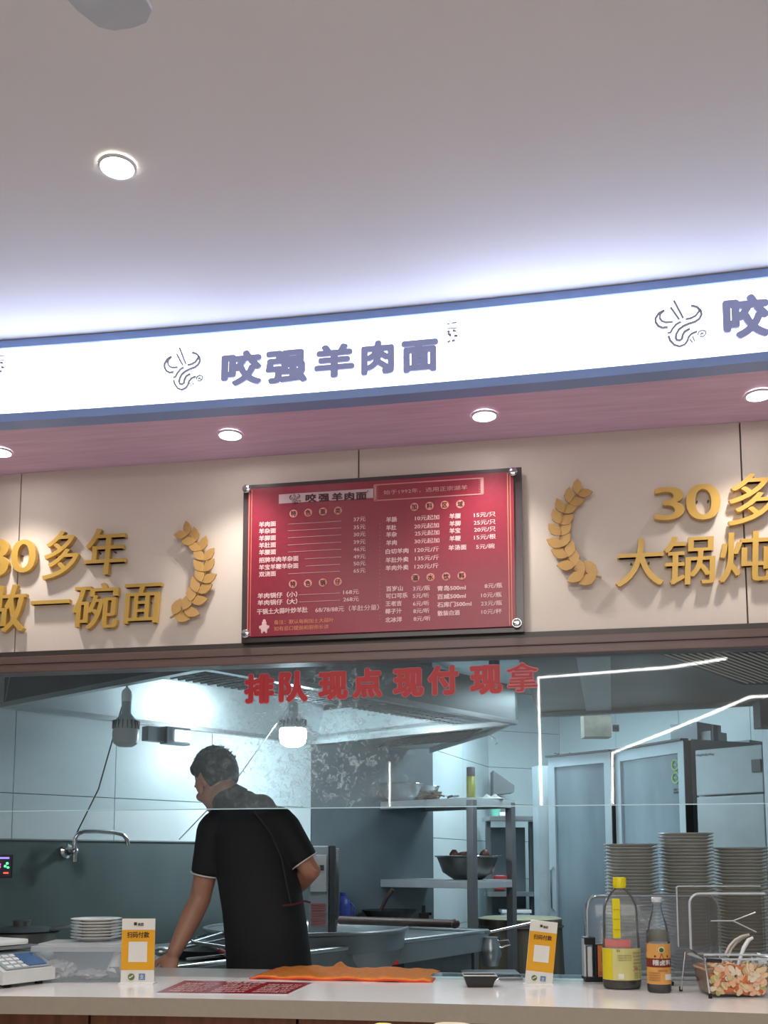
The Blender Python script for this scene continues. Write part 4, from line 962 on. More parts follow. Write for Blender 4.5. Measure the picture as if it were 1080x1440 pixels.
# torso volumes
TOR = [(380, 1392, .150, .11), (380, 1360, .163, .12), (376, 1320, .160, .12), (371, 1280, .158, .122), (364, 1240, .158, .126), (356, 1200, .157, .13), (350, 1175, .153, .126), (347, 1155, .142, .112), (343, 1140, .112, .092), (337, 1124, .07, .07)]
def torso(mb, dr):
    rg_ = [[mb.bm.verts.new(L(cx_, py_, .04) + V(((hw + dr) * math.cos(a_ * PI / 18), (ry + dr) * math.sin(a_ * PI / 18), 0))) for a_ in range(36)] for cx_, py_, hw, ry in TOR]
    for A, B in zip(rg_, rg_[1:]):
        for k in range(36): mb.bm.faces.new((A[k], A[(k + 1) % 36], B[(k + 1) % 36], B[k]))
    mb.bm.faces.new(rg_[0]); mb.bm.faces.new(rg_[-1])
torso(mb, -.016)
mb.cap(shL, .06, shR, .06)
mb.cap(L(335, 1140, .04), .062, H(-.03, 0, -.075), .056)
# head
mb.ball(H(-.012, 0, .025), (.094, .074, .092), 24, rot=HR).ball(H(.03, 0, -.04), (.062, .058, .07), 20, rot=HR).ball(H(.066, 0, -.085), (.026, .03, .024), 14, rot=HR)
mb.cap(H(.088, 0, -.005), .009, H(.106, 0, -.034), .013).ball(H(.078, 0, .02), (.02, .05, .012), 12, rot=HR).ball(H(.074, .034, -.03), (.02, .022, .02), 12, rot=HR).ball(H(.074, -.034, -.03), (.02, .022, .02), 12, rot=HR)
for sd in (-1, 1): mb.ball(H(.004, sd * .080, -.022), (.02, .012, .034), 14, rot=HR)
# arms
mb.cap(shL, .052, elL, .040).cap(elL, .041, elL.lerp(wrL, .35), .042).cap(elL.lerp(wrL, .35), .042, wrL, .027)
mb.cap(shR, .052, elR, .040).cap(elR, .04, elR.lerp(wrR, .4), .041).cap(elR.lerp(wrR, .4), .041, wrR, .027)
dn = (haL - wrL).normalized()
fingers(mb, wrL, V((-.25, -.35, -.9)).normalized(), V((.93, -.1, -.22)).normalized(), V((-.2, .93, -.3)).normalized())
fingers(mb, wrR, V((-.8, .55, -.2)).normalized(), V((.1, .3, .9)).normalized(), V((-.5, -.8, .1)).normalized())
# legs and feet
for hp, kx, fx_ in ((hipL, -.0, -.02), (hipR, .02, .04)):
    kn = V((hp.x + kx, .03, .5)); an_ = V((hp.x + fx_, -.02, .09))
    mb.cap(hp - V((0, 0, .05)), .075, kn, .06).cap(kn, .058, an_, .042).cap(an_ + V((0, 0, -.045)), .038, an_ + V((-.05, .15, -.06)), .03)
body = remesh(mb, 'body', skin_m, cook, .0058, 2)
# eyes and mouth
for sd in (-1, 1):
    e = MB().ball(H(.068, sd * .031, -.003), .0115, 12).build('eye', white_m, cook, smooth=True)
    MB().ball(H(.0775, sd * .031, -.004), .0055, 10).build('iris', black_m, e)
MB().ball(H(.082, 0, -.062), (.008, .024, .005), 12, rot=HR).build('mouth', mat('lip', (150, 92, 84), .5), cook, smooth=True)
# hair
mb = MB(); g = bmesh.ops.create_uvsphere(mb.bm, u_segments=56, v_segments=40, radius=1)
rnd = random.Random(4)
for v in g['verts']:
    f_, s_, u_ = v.co
    mg_ = min(max(.30 - f_, u_ - .30), max(-.10 - f_, u_ + .02 + .25 * max(0, f_)), u_ + .74)
    t_ = max(0, min(1, (mg_ + .06) / .2)); t_ = t_ * t_ * (3 - 2 * t_)
    k = .90 + .23 * t_ + t_ * (rnd.uniform(-.012, .016) + .02 * max(0, u_))
    if f_ > .45 and .25 < u_ < .8: k += .07 * t_
    if u_ > .85: k += rnd.uniform(0, .04)
    v.co = HCn + hf * (-.012 + f_ * .094 * k) + hs * (s_ * .074 * k) + hu * (.025 + u_ * .092 * k)
for k_ in range(260):   # loose strands over the crown
    a_ = rnd.uniform(0, 2 * PI); e_ = rnd.uniform(.1, 1.5); f_, s_, u_ = math.cos(e_) * math.cos(a_), math.cos(e_) * math.sin(a_), math.sin(e_)
    if f_ > .2 and u_ < .5: continue
    p_ = HCn + hf * (-.012 + f_ * .105) + hs * (s_ * .083) + hu * (.025 + u_ * .104); t_ = (hf * rnd.uniform(.2, 1) + hs * rnd.uniform(-.5, .5) - hu * rnd.uniform(-.1, .5)).normalized()
    o_ = (p_ - HCn).normalized(); mb.tube([p_ - t_ * .012, p_ + o_ * .003, p_ + t_ * .014 + o_ * .002], [.0012, .0012, .0004], 4)
hair = mb.build('hair', hair_m, cook, smooth=True)
# shirt
mb = MB()
torso(mb, 0)
mb.cap(L(336, 1138, .04), .074, H(-.034, 0, -.112), .062)
mb.cap(L(303, 1163, .03), .066, L(392, 1158, .0), .068).cap(L(330, 1142, .03), .062, L(366, 1138, .01), .062).cap(L(345, 1128, .03), .05, L(312, 1146, .04), .055)
cL = elL.lerp(shL, .36); cR = elR.lerp(shR, .22)
mb.cap(shL, .068, shL.lerp(cL, .5), .062).cone(shL, cL, .068, .056, 20).cap(shR, .07, shR.lerp(cR, .4), .064).cone(shR, cR, .07, .056, 20)
shirt = remesh(mb, 'shirt', shirt_m, cook, .0065, 9)
for c_, s0_ in ((cL, shL), (cR, shR)):
    d = (c_ - s0_).normalized(); x = d.orthogonal().normalized(); y = d.cross(x)
    MB().tube([c_ + d * .002 + (x * math.cos(a * PI / 14) + y * math.sin(a * PI / 14)) * .0555 for a in range(28)], .0028, 6, closed=True).build('cuff_piping', white_m, shirt, smooth=True)
# collar
cx = H(-.032, 0, -.083); nd = (H(-.03, 0, -.04) - L(338, 1140, .04)).normalized(); x = nd.orthogonal().normalized(); y = nd.cross(x)
mb = MB(); ring = []
for a in range(24):
    q_ = x * math.cos(a * PI / 12) + y * math.sin(a * PI / 12)
    ring.append((mb.bm.verts.new(cx + q_ * .059 + nd * .012), mb.bm.verts.new(cx + q_ * .080 - nd * .030)))
for a in range(24):
    p_, q_ = ring[a], ring[(a + 1) % 24]; mb.bm.faces.new((p_[0], q_[0], q_[1], p_[1]))
o = mb.build('collar', shirt_m, shirt, smooth=True); md = o.modifiers.new('t', 'SOLIDIFY'); md.thickness = .005
# apron skirt, straps, trousers
MB().lathe([(.17, -.42), (.168, -.1), (.165, 0)], c=L(381, 1372, .02) + V((0, 0, .03)), seg=40, sx=1.02, sy=.76).build('apron', apron_m, cook, smooth=True)
MB().tube([L(362, 1142, -.085), L(385, 1172, -.093), L(400, 1205, -.092), L(408, 1245, -.09), L(414, 1270, -.088)], .0035, 6).build('apron_strap', mat('charcoal_strap', (44, 46, 52), .8), cook)
MB().tube([L(402, 1270, -.095), L(418, 1268, -.1), L(432, 1264, -.09), L(440, 1266, -.09)], .004, 6).build('apron_tie', mat('dark_red_tie', (84, 26, 34), .7), cook)
for hp, kx, fx_ in ((hipL, -.0, -.02), (hipR, .02, .04)):
    MB().cone(hp + V((0, 0, .03)), (hp.x + kx, .03, .5), .105, .078, 24).cone((hp.x + kx, .03, .5), (hp.x + fx_, -.02, .07), .075, .06, 24).build('trouser_leg', trous_m, cook, smooth=True)
    MB().box((hp.x + fx_ - .02, .05, .03), (.09, .25, .06), bev=.02).build('shoe', black_m, cook)

# ================================================================== ON THE COUNTER
def onC(px, py): return onZ(px, py, CZ)
clear_m = glassy('clear_plastic', (.975, .985, .99), haze=.035, hazecol=(.85, .88, .92), rough=.05, ior=1.5)
clearc_m = glassy('clear_acrylic', (.95, .965, .97), haze=.02, hazecol=(.8, .84, .88), rough=.03, ior=1.7)
tubm = glassy('cloudy_plastic', (.93, .95, .97), haze=.22, hazecol=(.9, .92, .95), rough=.12, ior=1.4)
edge_m = mat('bright_plastic_edge', (190, 198, 204), .2, spec=.8)

# QR stands
def qr_stand(px0, px1, pyt, pyb, label, lean=0.):
    pb_ = onC((px0 + px1) / 2, pyb); d = (pb_ - EYE).dot(fh); Wd = (px1 - px0) / F_PX * d; Ht = (pyb - pyt) / F_PX * d
    t = thing('payment_stand', label, 'payment stand', (pb_.x, pb_.y, CZ), YAW)
    k = Matrix.Shear('XZ', 4, (0, 0)) if 0 else None
    def sh(mb): # the card leans sideways about its foot
        bmesh.ops.transform(mb.bm, matrix=Matrix.Rotation(lean, 4, 'Y'), verts=mb.bm.verts[:]); return mb
    sh(MB().box((0, 0, Ht / 2 + .003), (Wd, .004, Ht), bev=.001)).build('card', mat('card_white', (222, 220, 214), .3), t)
    o = sh(MB().box((0, -.0026, Ht * .53), (Wd * .99, .0006, Ht * .62))).build('yellow_print', mat('yellow_print', (222, 160, 30), .35), t)
    sh(MB().box((0, -.0034, Ht * .50), (Wd * .56, .0006, Wd * .60))).build('blank_code_square', mat('card_white', (222, 220, 214)), t)
    f1_ = MB(); write(f1_, '扫码付款', lambda u, v, w: V((-Wd * .33 + u * Wd * .66, -.0036 - w, Ht * .715 + v * Wd * .19)), bold=.03)
    sh(f1_).build('heading_text', mat('dark_brown_print', (60, 40, 16), .5), t)
    f1_ = MB(); write(f1_, '美团', lambda u, v, w: V((-Wd * .02 + u * Wd * .17, -.0036 - w, Ht * .9 + v * Wd * .1)), bold=.03); f1_.box((-Wd * .09, -.0036, Ht * .935), (Wd * .09, .0006, Wd * .09)); sh(f1_).build('brand_text', mat('dark_brown_print', (60, 40, 16)), t)
    sh(MB().cone((-Wd * .18, -.003, Ht * .115), (-Wd * .18, -.0042, Ht * .115), Wd * .1, Wd * .1, 24)).build('green_pay_mark', mat('olive_green_print', (92, 116, 60), .4), t)
    sh(MB().box((-Wd * .17, -.0046, Ht * .12), (Wd * .12, .0006, Wd * .035), ry=-.6).box((-Wd * .225, -.0046, Ht * .105), (Wd * .05, .0006, Wd * .03), ry=.7)).build('tick', mat('card_white', (222, 220, 214)), t)
    sh(MB().box((Wd * .14, -.0034, Ht * .115), (Wd * .19, .0006, Wd * .19), bev=.0002)).build('blue_pay_mark', mat('blue_print', (84, 128, 168), .4), t)
    f1_ = MB(); write(f1_, '支', lambda u, v, w: V((Wd * .07 + u * Wd * .14, -.004 - w, Ht * .075 + v * Wd * .15)), bold=.02, cell=True); sh(f1_).build('mark_text', mat('card_white', (222, 220, 214)), t)
    MB().box((0, 0, .003), (Wd * 1.04, .05, .006), bev=.001).build('base', white_m, t)
    return t
qr_stand(170, 216, 1296, 1384, 'upright yellow and white payment card stand beside the clear box at left')
qr_stand(738, 776, 1299, 1386, 'leaning yellow and white payment card stand near the middle right', .11)

# laminated menu on the counter
cs = [onC(*q) for q in ((219, 1397), (404, 1399), (441, 1382), (260, 1379))]
t = thing('laminated_menu', 'red laminated menu sheet lying flat on the counter at left', 'menu', (cs[0].x, cs[0].y, CZ))
def bil(u, v, z=0): return cs[0] * (1 - u) * (1 - v) + cs[1] * u * (1 - v) + cs[2] * u * v + cs[3] * (1 - u) * v - t.location + V((0, 0, z))
MB().poly3([bil(0, 0, .0003), bil(1, 0, .0003), bil(1, 1, .0003), bil(0, 1, .0003)], .001).build('sheet', mat('dark_red_sheet', (146, 28, 40), .25), t)
mb = MB(); rnd = random.Random(9)
rows = ['羊肉面 羊杂面 37元', '羊脚面 羊肚面 35元', '招牌羊肉羊杂面 49元', '羊肉锅仔 168元', '双浇面 65元']
for k in range(5):
    for c_ in range(3):
        u0 = .06 + c_ * .32; v0 = .12 + k * .14
        write(mb, rows[(k + c_) % 5], lambda u, v, w: bil(u0 + u * .26, v0 + v * .11, .0018 + w), bold=.02)
write(mb, '咬强羊肉面', lambda u, v, w: bil(.35 + u * .3, .83 + v * .13, .0018 + w), bold=.03)
mb.build('print', mat('menu_white_print', (226, 200, 200), .5), t, kind='stuff')
mb = MB().tube([bil(0, 0, .001), bil(1, 0, .001), bil(1, 1, .001), bil(0, 1, .001)], .0014, 5, closed=True); mb.build('clear_border', edge_m, t)

# orange towel
tc4 = [onC(*q) for q in ((352, 1377), (606, 1382), (617, 1366), (390, 1362))]
t = thing('orange_towel', 'orange microfibre towel folded flat with red stitched edge', 'towel', (tc4[0].x, tc4[0].y, CZ))
def tw(u, v):
    p = tc4[0] * (1 - u) * (1 - v) + tc4[1] * u * (1 - v) + tc4[2] * u * v + tc4[3] * (1 - u) * v - t.location
    z = .009 + .0022 * math.sin(u * 26 + v * 4) * (1 - v * .5) + .002 * math.sin(u * 60 + v * 9) * math.sin(v * 12)
    z += .02 * math.exp(-((u - .40) / .028) ** 2) * math.exp(-((v - .96) / .3) ** 2) + .007 * math.exp(-((u - .72) / .05) ** 2 - ((v - .9) / .3) ** 2) + .006 * math.exp(-((u - .24) / .07) ** 2 - ((v - .9) / .4) ** 2)
    e = min(u, 1 - u) * 16
    z = z * min(1, .3 + e)
    return p + V((0, .006 * math.sin(u * 14) * (1 - v), z))
o = cloth(MB(), 1, 1, 120, 16, tw).build('cloth', mat('orange_microfibre', (232, 132, 36), .9, var=.14, scale=90, bump=.5), t, smooth=True)
md = o.modifiers.new('s', 'SOLIDIFY'); md.thickness = .007; md.offset = -1
redst = mat('red_orange_hem', (206, 62, 36), .8)
MB().tube([tw(i / 80, 0) + V((0, -.002, -.005)) for i in range(81)], .0036, 6).build('hem', redst, t); MB().tube([tw(1, i / 10) + V((.002, 0, -.003)) for i in range(11)], .0036, 6).build('hem', redst, t); MB().tube([tw(0, i / 10) + V((-.002, 0, -.002)) for i in range(11)], .003, 6).build('hem', redst, t)

# small black dish
a = onC(673, 1389); t = thing('black_dish', 'small black rectangular plastic dish on the counter right of the towel', 'dish', (a.x, a.y + .03, CZ), YAW)
mb = MB(); q0 = [(-.038, -.026), (.038, -.026), (.038, .026), (-.038, .026)]; q1 = [(-.05, -.036), (.05, -.036), (.05, .036), (-.05, .036)]
A_ = [mb.bm.verts.new((x, y, .001)) for x, y in q0]; B_ = [mb.bm.verts.new((x, y, .036)) for x, y in q1]; C_ = [mb.bm.verts.new((x * .95, y * .94, .036)) for x, y in q1]; D_ = [mb.bm.verts.new((x * .94, y * .93, .004)) for x, y in q0]
mb.bm.faces.new(A_[::-1]); mb.bm.faces.new(D_)
for X, Y in ((A_, B_), (B_, C_), (C_, D_)):
    for k in range(4): mb.bm.faces.new((X[k], X[(k + 1) % 4], Y[(k + 1) % 4], Y[k]))
mb.build('bowl', black_m, t)
MB().tube([(x, y, .0365) for x, y in q1], .0018, 6, closed=True).build('pale_rim', mat('pale_rim', (200, 204, 206), .3), t)
MB().box((.056, .0, .02), (.014, .03, .012), ry=-.7, bev=.003).build('corner_foil', chrome_m, t)
# glass sheet and phone
g4 = [onC(*q) for q in ((603, 1371), (846, 1374.5), (842, 1371.5), (632, 1370.5))]
t = thing('glass_sheet', 'pale teal glass sheet along the back edge of the counter', 'glass sheet', (onC(740, 1373).x, onC(740, 1373).y - .0, CZ), .02)
MB().box((0, -.055, .004), (.62, .1, .007)).build('pane', glassy('teal_glass', (.7, .85, .86), haze=.35, hazecol=(.45, .62, .66), rough=.03), t)
MB().box((0, -.106, .004), (.62, .002, .007)).build('polished_edge', mat('glass_edge', (170, 200, 204)), t)
a = onC(716, 1377); t = thing('mobile_phone', 'dark mobile phone lying flat beside the leaning card stand', 'phone', (a.x, a.y, CZ + .0 if 0 else CZ), YAW)
MB().box((0, 0, .0055), (.085, .05, .010), bev=.004).build('case', mat('silver_case', (150, 154, 160), .3, metal=.5), t); MB().box((0, 0, .0108), (.078, .044, .001)).build('screen', mat('phone_glass', (52, 60, 66), .08), t)

# black holder with cards
a = onC(834, 1381); t = thing('card_holder', 'black and white desk holder with an orange card left of the yellow-capped jug', 'holder', (a.x, a.y + .03, CZ), YAW)
MB().box((.012, 0, .008), (.085, .06, .016), bev=.003).build('base', black_m, t)
MB().box((-.012, .0, .06), (.014, .045, .1), bev=.003).build('white_column', mat('white_card', (200, 202, 204), .4), t)
MB().box((-.027, .0, .075), (.006, .04, .12), bev=.002).build('grey_clip', mat('white_card', (200, 202, 204)), t)
MB().box((-.011, .0, .128), (.036, .05, .024), bev=.004).build('top_cap', black_m, t)
MB().box((.022, .0, .062), (.036, .04, .112), bev=.003).build('black_case', black_m, t)
MB().box((.024, -.0215, .064), (.021, .002, .1), bev=.0005).build('orange_card', mat('orange_card', (204, 118, 66), .4), t)
mb = MB()
for k in range(9): mb.box((.026, -.0228, .075 - .004 * k + .02), (.003, .0005, .0025))
for k in range(8): mb.box((.018 + .004 * (k % 4), -.0228, .024 + .006 * (k // 4)), (.0026, .0005, .003))
mb.build('card_lettering', mat('brown_print', (110, 60, 40), .5), t)

# large clear jug
def at_px(px, py): p = onC(px, py); return p, (p - EYE).dot(fh)
p, d = at_px(875.5, 1391); u = d / F_PX
jug = thing('sauce_jug', 'large clear plastic jug with yellow cap and handle, nearly empty of dark sauce', 'jug', (p.x, p.y + .02, CZ), YAW)
R_ = 26.5 * u; hh = 153 * u
plast = glassy('pet_bottle', (.975, .972, .955), haze=.05, hazecol=(.86, .84, .76), rough=.08, ior=1.22, dirt=.1, scale=30)
z_ = lambda py: (1395 - py) * u
MB().lathe([(0, 0), (R_ * .88, 0), (R_ * .97, .006), (R_, z_(1385)), (R_, z_(1345)), (R_ * .97, z_(1338)), (R_ * .955, z_(1330)), (R_ * .92, z_(1315)), (R_ * .9, z_(1290)), (R_ * .86, z_(1281)), (R_ * .68, z_(1270)), (R_ * .45, z_(1262)), (R_ * .27, z_(1258)), (R_ * .27, z_(1254))], seg=48, sy=.8).build('bottle', plast, jug, smooth=True)
MB().lathe([(0, .002), (R_ * .86, .002), (R_ * .95, .008), (R_ * .975, z_(1388)), (R_ * .975, z_(1378)), (0, z_(1378))], seg=40, sy=.78).build('dark_sauce', mat('soy_sauce', (34, 22, 18), .15, spec=.6), jug, smooth=True)
yel = mat('yellow_plastic', (222, 206, 24), .35)
MB().lathe([(0, z_(1257)), (R_ * .33, z_(1257)), (R_ * .33, z_(1243.5)), (R_ * .3, z_(1242)), (0, z_(1242))], seg=28).build('yellow_cap', yel, jug, smooth=True)
mb = MB()
for k in range(24): a = k * PI / 12; mb.box((R_ * .335 * math.cos(a), R_ * .335 * math.sin(a), z_(1249)), (.0012, .0014, 11 * u), rz=a)
mb.build('cap_ribs', yel, jug, kind='stuff')
hx = -10.5 * u
MB().box((hx, -R_ * .79, (z_(1325) + z_(1271)) / 2), (10.5 * u, .012, 54 * u), bev=.004).build('yellow_handle', yel, jug)
for zz in (1286, 1299, 1313): MB().box((hx, -R_ * .79 - .0065, z_(zz)), (8 * u, .002, 1.2 * u)).build('handle_rib', mat('dark_yellow', (178, 160, 20), .4), jug)
def wrap(mb, Rr, a0, a1, z0_, z1_, n=20, sy=.8, off=.0):
    g = [[mb.bm.verts.new(((Rr + off) * math.cos(a0 + (a1 - a0) * i / n), (Rr + off) * sy * math.sin(a0 + (a1 - a0) * i / n), z)) for z in (z0_, z1_)] for i in range(n + 1)]
    for i in range(n): mb.bm.faces.new((g[i][0], g[i + 1][0], g[i + 1][1], g[i][1]))
    return mb
D2 = math.radians
wrap(MB(), R_ * 1.005, D2(180), D2(360), z_(1382), z_(1339)).build('cream_label', mat('cream_label', (206, 198, 130), .45), jug)
wrap(MB(), R_ * 1.01, D2(185), D2(232), z_(1381), z_(1340), off=.0003).build('yellow_label', mat('label_yellow', (214, 196, 22), .4), jug)
wrap(MB(), R_ * .965, D2(200), D2(290), z_(1338), z_(1327)).build('red_band', mat('pink_red_band', (206, 118, 112), .5), jug)
def curved(Rr, sy, off): return lambda ang, z: V(((Rr + off) * math.cos(ang), (Rr + off) * sy * math.sin(ang), z))
cf_ = curved(R_ * 1.01, .8, .0006)
mb = MB()
def ctext(mb, s_, a0, a1, z0_, h, bold=0.): return write(mb, s_, lambda u_, v_, w_: cf_(D2(a0 + (a1 - a0) * u_), z0_ + v_ * h), bold=bold)
for k, s_ in enumerate(['营养成分表能量蛋白质', '配料水非转基因脱脂大豆', '小麦食用盐白砂糖', '谷氨酸钠酵母抽提物', '保质期二十四个月', '贮存条件阴凉处']): ctext(mb, s_, 295, 333, z_(1347 + k * 4.6), 3.4 * u)
ctext(mb, '酱油', 246, 256, z_(1344), 4 * u)
for k in range(3): ctext(mb, '产品标准代号生产许可证', 248, 290, z_(1350 + k * 3), 2.4 * u)
for k in range(3): ctext(mb, '净含量一点九升', 298, 333, z_(1374 + k * 3), 2.6 * u)
mb.build('label_text', mat('dark_label_print', (90, 84, 60), .5), jug)
wrap(MB(), R_ * 1.01, D2(250), D2(266), z_(1380), z_(1373), 4, off=.0006).build('blank_code_square', mat('card_white', (222, 220, 214)), jug)
wrap(MB(), R_ * 1.01, D2(300), D2(314), z_(1368), z_(1365), 4, off=.0006).build('red_mark', mat('pink_red_band', (196, 84, 80)), jug)

# seasoning bottle (glass)
p, d = at_px(928, 1396); u = d / F_PX; R_ = 16.3 * u; z_ = lambda py: (1398 - py) * u
bt = thing('seasoning_wine_bottle', 'slim clear glass bottle with orange and dark red label right of the jug', 'bottle', (p.x, p.y + .015, CZ), YAW)
MB().lathe([(0, .001), (R_ * .88, 0), (R_, .005), (R_, z_(1330)), (R_ * .98, z_(1322)), (R_ * .74, z_(1303)), (R_ * .45, z_(1288)), (R_ * .38, z_(1280)), (R_ * .38, z_(1277)), (R_ * .44, z_(1276)), (R_ * .44, z_(1274)), (R_ * .36, z_(1273)), (R_ * .36, z_(1270))], seg=40).build('glass', glassy('bottle_glass', (.97, .98, .98), haze=.06, rough=.05, ior=1.25), bt, smooth=True)
MB().lathe([(0, .003), (R_ * .86, .003), (R_ * .96, .008), (R_ * .96, z_(1384)), (0, z_(1384))], seg=32).build('dark_sauce', mat('soy_sauce', (34, 22, 18)), bt, smooth=True)
MB().lathe([(0, z_(1275)), (R_ * .43, z_(1275)), (R_ * .46, z_(1272)), (R_ * .46, z_(1269)), (R_ * .38, z_(1268)), (0, z_(1268))], seg=24).build('clear_cap', mat('clear_white_cap', (206, 210, 212), .25), bt, smooth=True)
olab = mat('orange_label', (214, 156, 82), .45); mar = mat('maroon_print', (118, 34, 28), .45)
wrap(MB(), R_ * 1.01, D2(175), D2(365), z_(1386), z_(1331), sy=1).build('front_label', olab, bt)
wrap(MB(), R_ * .965, D2(20), D2(160), z_(1330), z_(1313), sy=1).build('back_label', mat('grey_back_label', (124, 122, 108), .6), bt)
wrap(MB(), R_ * 1.01, D2(178), D2(362), z_(1363), z_(1351), sy=1, off=.0005).build('maroon_band', mar, bt)
cf_ = curved(R_ * 1.01, 1, .001)
mb = MB()
for s_ in (-1, 1):
    pts = [(270 + s_ * 88, 1332), (270 + s_ * 88, 1343), (270 + s_ * 8, 1351), (270, 1345), (270 + s_ * 30, 1340), (270 + s_ * 70, 1332)]
    for i in range(1, len(pts) - 1):
        tri = [pts[0], pts[i], pts[i + 1]]; mb.bm.faces.new([mb.bm.verts.new(cf_(D2(a), z_(y))) for a, y in tri])
    mb.bm.faces.new([mb.bm.verts.new(cf_(D2(270 + s_ * 30 + dx), z_(1348 + dy))) for dx, dy in ((-6, 0), (0, -2), (6, 0), (0, 2))])
mb.build('maroon_chevron', mar, bt)
cf_ = curved(R_ * 1.01, 1, .0014)
mb = MB(); mb.bm.faces.new([mb.bm.verts.new(cf_(D2(270 + 15 * math.cos(a * PI / 10)), z_(1339 - 4.5 * math.sin(a * PI / 10)))) for a in range(20)]); mb.build('pale_emblem_disc', mat('pale_disc', (214, 206, 170), .5), bt)
cf_ = curved(R_ * 1.01, 1, .0018)
mb = MB(); mb.bm.faces.new([mb.bm.verts.new(cf_(D2(270 + 11 * math.cos(a * PI / 10)), z_(1339.5 - 3 * math.sin(a * PI / 10)))) for a in range(20)]); mb.build('green_emblem', mat('dark_green_print', (62, 96, 48), .5), bt)
mb = MB(); ctext(mb, '糟卤料', 228, 318, z_(1360.5), 8 * u, .03); mb.build('white_title', mat('card_white', (222, 220, 214)), bt)
mb = MB(); ctext(mb, '调味料酒', 252, 296, z_(1369), 3 * u)
for k in range(4): ctext(mb, '配料水黄酒食用盐香辛料', 205, 262, z_(1372 + k * 3.2), 2.4 * u)
mb.build('small_print', mar, bt)
wrap(MB(), R_ * 1.01, D2(285), D2(335), z_(1380), z_(1372), sy=1, off=.0008).build('barcode_patch', mat('card_white', (222, 220, 214)), bt)
# black handset-like clip and hook between bottles
a = onC(943, 1388); t = thing('black_cleaver_sheath', 'thin dark upright strip standing behind the slim bottle', 'strip', (a.x, a.y + .05, CZ), YAW)
MB().box((0, 0, .055), (.005, .03, .11), bev=.001).build('blade', dgrey_m, t); MB().box((0, 0, .006), (.02, .04, .012)).build('foot', black_m, t)

# big clear dome cover behind the bottles
a = onC(838, 1377); b = onC(1005, 1380)
def rbox(mb, x0, x1, y0, y1, z0_, z1_, r, th_, taper=0.):
    """open-bottomed clear tub: rounded vertical and top edges"""
    import itertools
    rings = []
    for (ins, z) in [(0, z0_), (taper * .6, z1_ - r), (taper + r * .3, z1_ - r * .35), (taper + r, z1_)]:
        ring = []
        rr = max(r, .006)
        for cx_, cy_, a0 in ((x1, y1, 0), (x0, y1, 90), (x0, y0, 180), (x1, y0, 270)):
            sx_ = -1 if cx_ == x1 else 1; sy_ = -1 if cy_ == y1 else 1
            for k in range(5):
                an = D2(a0 + k * 22.5); ring.append(mb.bm.verts.new((cx_ + sx_ * (ins + rr) + rr * math.cos(an), cy_ + sy_ * (ins + rr) + rr * math.sin(an), z)))
        rings.append(ring)
    for A, B in zip(rings, rings[1:]):
        n = len(A)
        for k in range(n): mb.bm.faces.new((A[k], A[(k + 1) % n], B[(k + 1) % n], B[k]))
    mb.bm.faces.new(rings[-1]); return rings
t = thing('clear_food_cover', 'big clear plastic food cover behind the bottles, hazy with film', 'food cover', ((a.x + b.x) / 2 + .0, a.y + .03, CZ + .0), YAW * .3)
Wc = 182 / F_PX * 3.35; Hc = (1380 - 1263) / F_PX * 3.35
mb = MB(); rbox(mb, -Wc / 2, Wc / 2, -.02, .16, .004, Hc, .035, 0, .0)
mb.build('dome', glassy('filmy_cover', (.93, .94, .95), haze=.22, hazecol=(.66, .69, .76), dirt=.22, scale=7, rough=.06, ior=1.45), t, smooth=True)
for x in (-Wc / 2, Wc / 2): MB().tube([(x, -.02 if 1 else 0, .004), (x, -.02, Hc - .05), (x * .97, -.015, Hc - .02), (x * .9, .0, Hc)], .0025, 6).build('bright_corner', edge_m, t)
MB().tube([(-Wc / 2, -.02, .006), (Wc / 2, -.02, .006), (Wc / 2, .16, .006), (-Wc / 2, .16, .006)], .005, 6, closed=True).build('lip', edge_m, t)
MB().tube([(-Wc / 2 + .03, -.005, Hc - .002), (Wc / 2 - .03, -.005, Hc - .002)], .002, 6).build('bright_top_edge', edge_m, t)

# pickle box with hinged clear lid on wire stand
p, d = at_px(1035, 1404); u = d / F_PX
X = lambda px: (px - 1035) * u; Z = lambda py: (1404 - py) * u
t = thing('pickle_box', 'clear acrylic condiment box of pickled radish on chrome wire legs, lid open', 'condiment box', (p.x, p.y + .03, CZ), YAW)
mb = MB(); q0 = (X(1000), X(1078)); q1 = (X(985), X(1095))
def frus(mb, xa, xb, ya, yb, za_, xc, xd, yc, yd, zb2, top=False, bottom=True):
    A = [mb.bm.verts.new(q) for q in ((xa, ya, za_), (xb, ya, za_), (xb, yb, za_), (xa, yb, za_))]; B = [mb.bm.verts.new(q) for q in ((xc, yc, zb2), (xd, yc, zb2), (xd, yd, zb2), (xc, yd, zb2))]
    for k in range(4): mb.bm.faces.new((A[k], A[(k + 1) % 4], B[(k + 1) % 4], B[k]))
    if bottom: mb.bm.faces.new(A[::-1])
    if top: mb.bm.faces.new(B)
    return mb
frus(MB(), X(1002), X(1076), -.01, .11, Z(1401), X(994), X(1084), -.03, .13, Z(1352)).build('box', clearc_m, t)
frus(MB(), X(1003), X(1075), -.007, .107, Z(1400), X(996), X(1074), -.022, .12, Z(1365), top=True).build('brine', mat('orange_brine', (214, 156, 106), .25, rgb2=(226, 190, 150), scale=40), t)
MB().tube([(X(992), -.034, Z(1351)), (X(1086), -.034, Z(1351)), (X(1086), .135, Z(1351)), (X(992), .135, Z(1351))], .0035, 6, closed=True).build('clear_rim', edge_m, t)
MB().tube([(X(990), -.03, Z(1345)), (X(1086), -.03, Z(1345))], .0028, 6).build('rim_highlight_edge', edge_m, t)
ch = chrome_m
MB().tube([(X(997), -.03, 0), (X(992), -.032, Z(1352)), (X(982), .04, Z(1341)), (X(980), .08, Z(1345)), (X(979), .13, 0)], .0028, 8).build('wire_leg', ch, t, smooth=True)
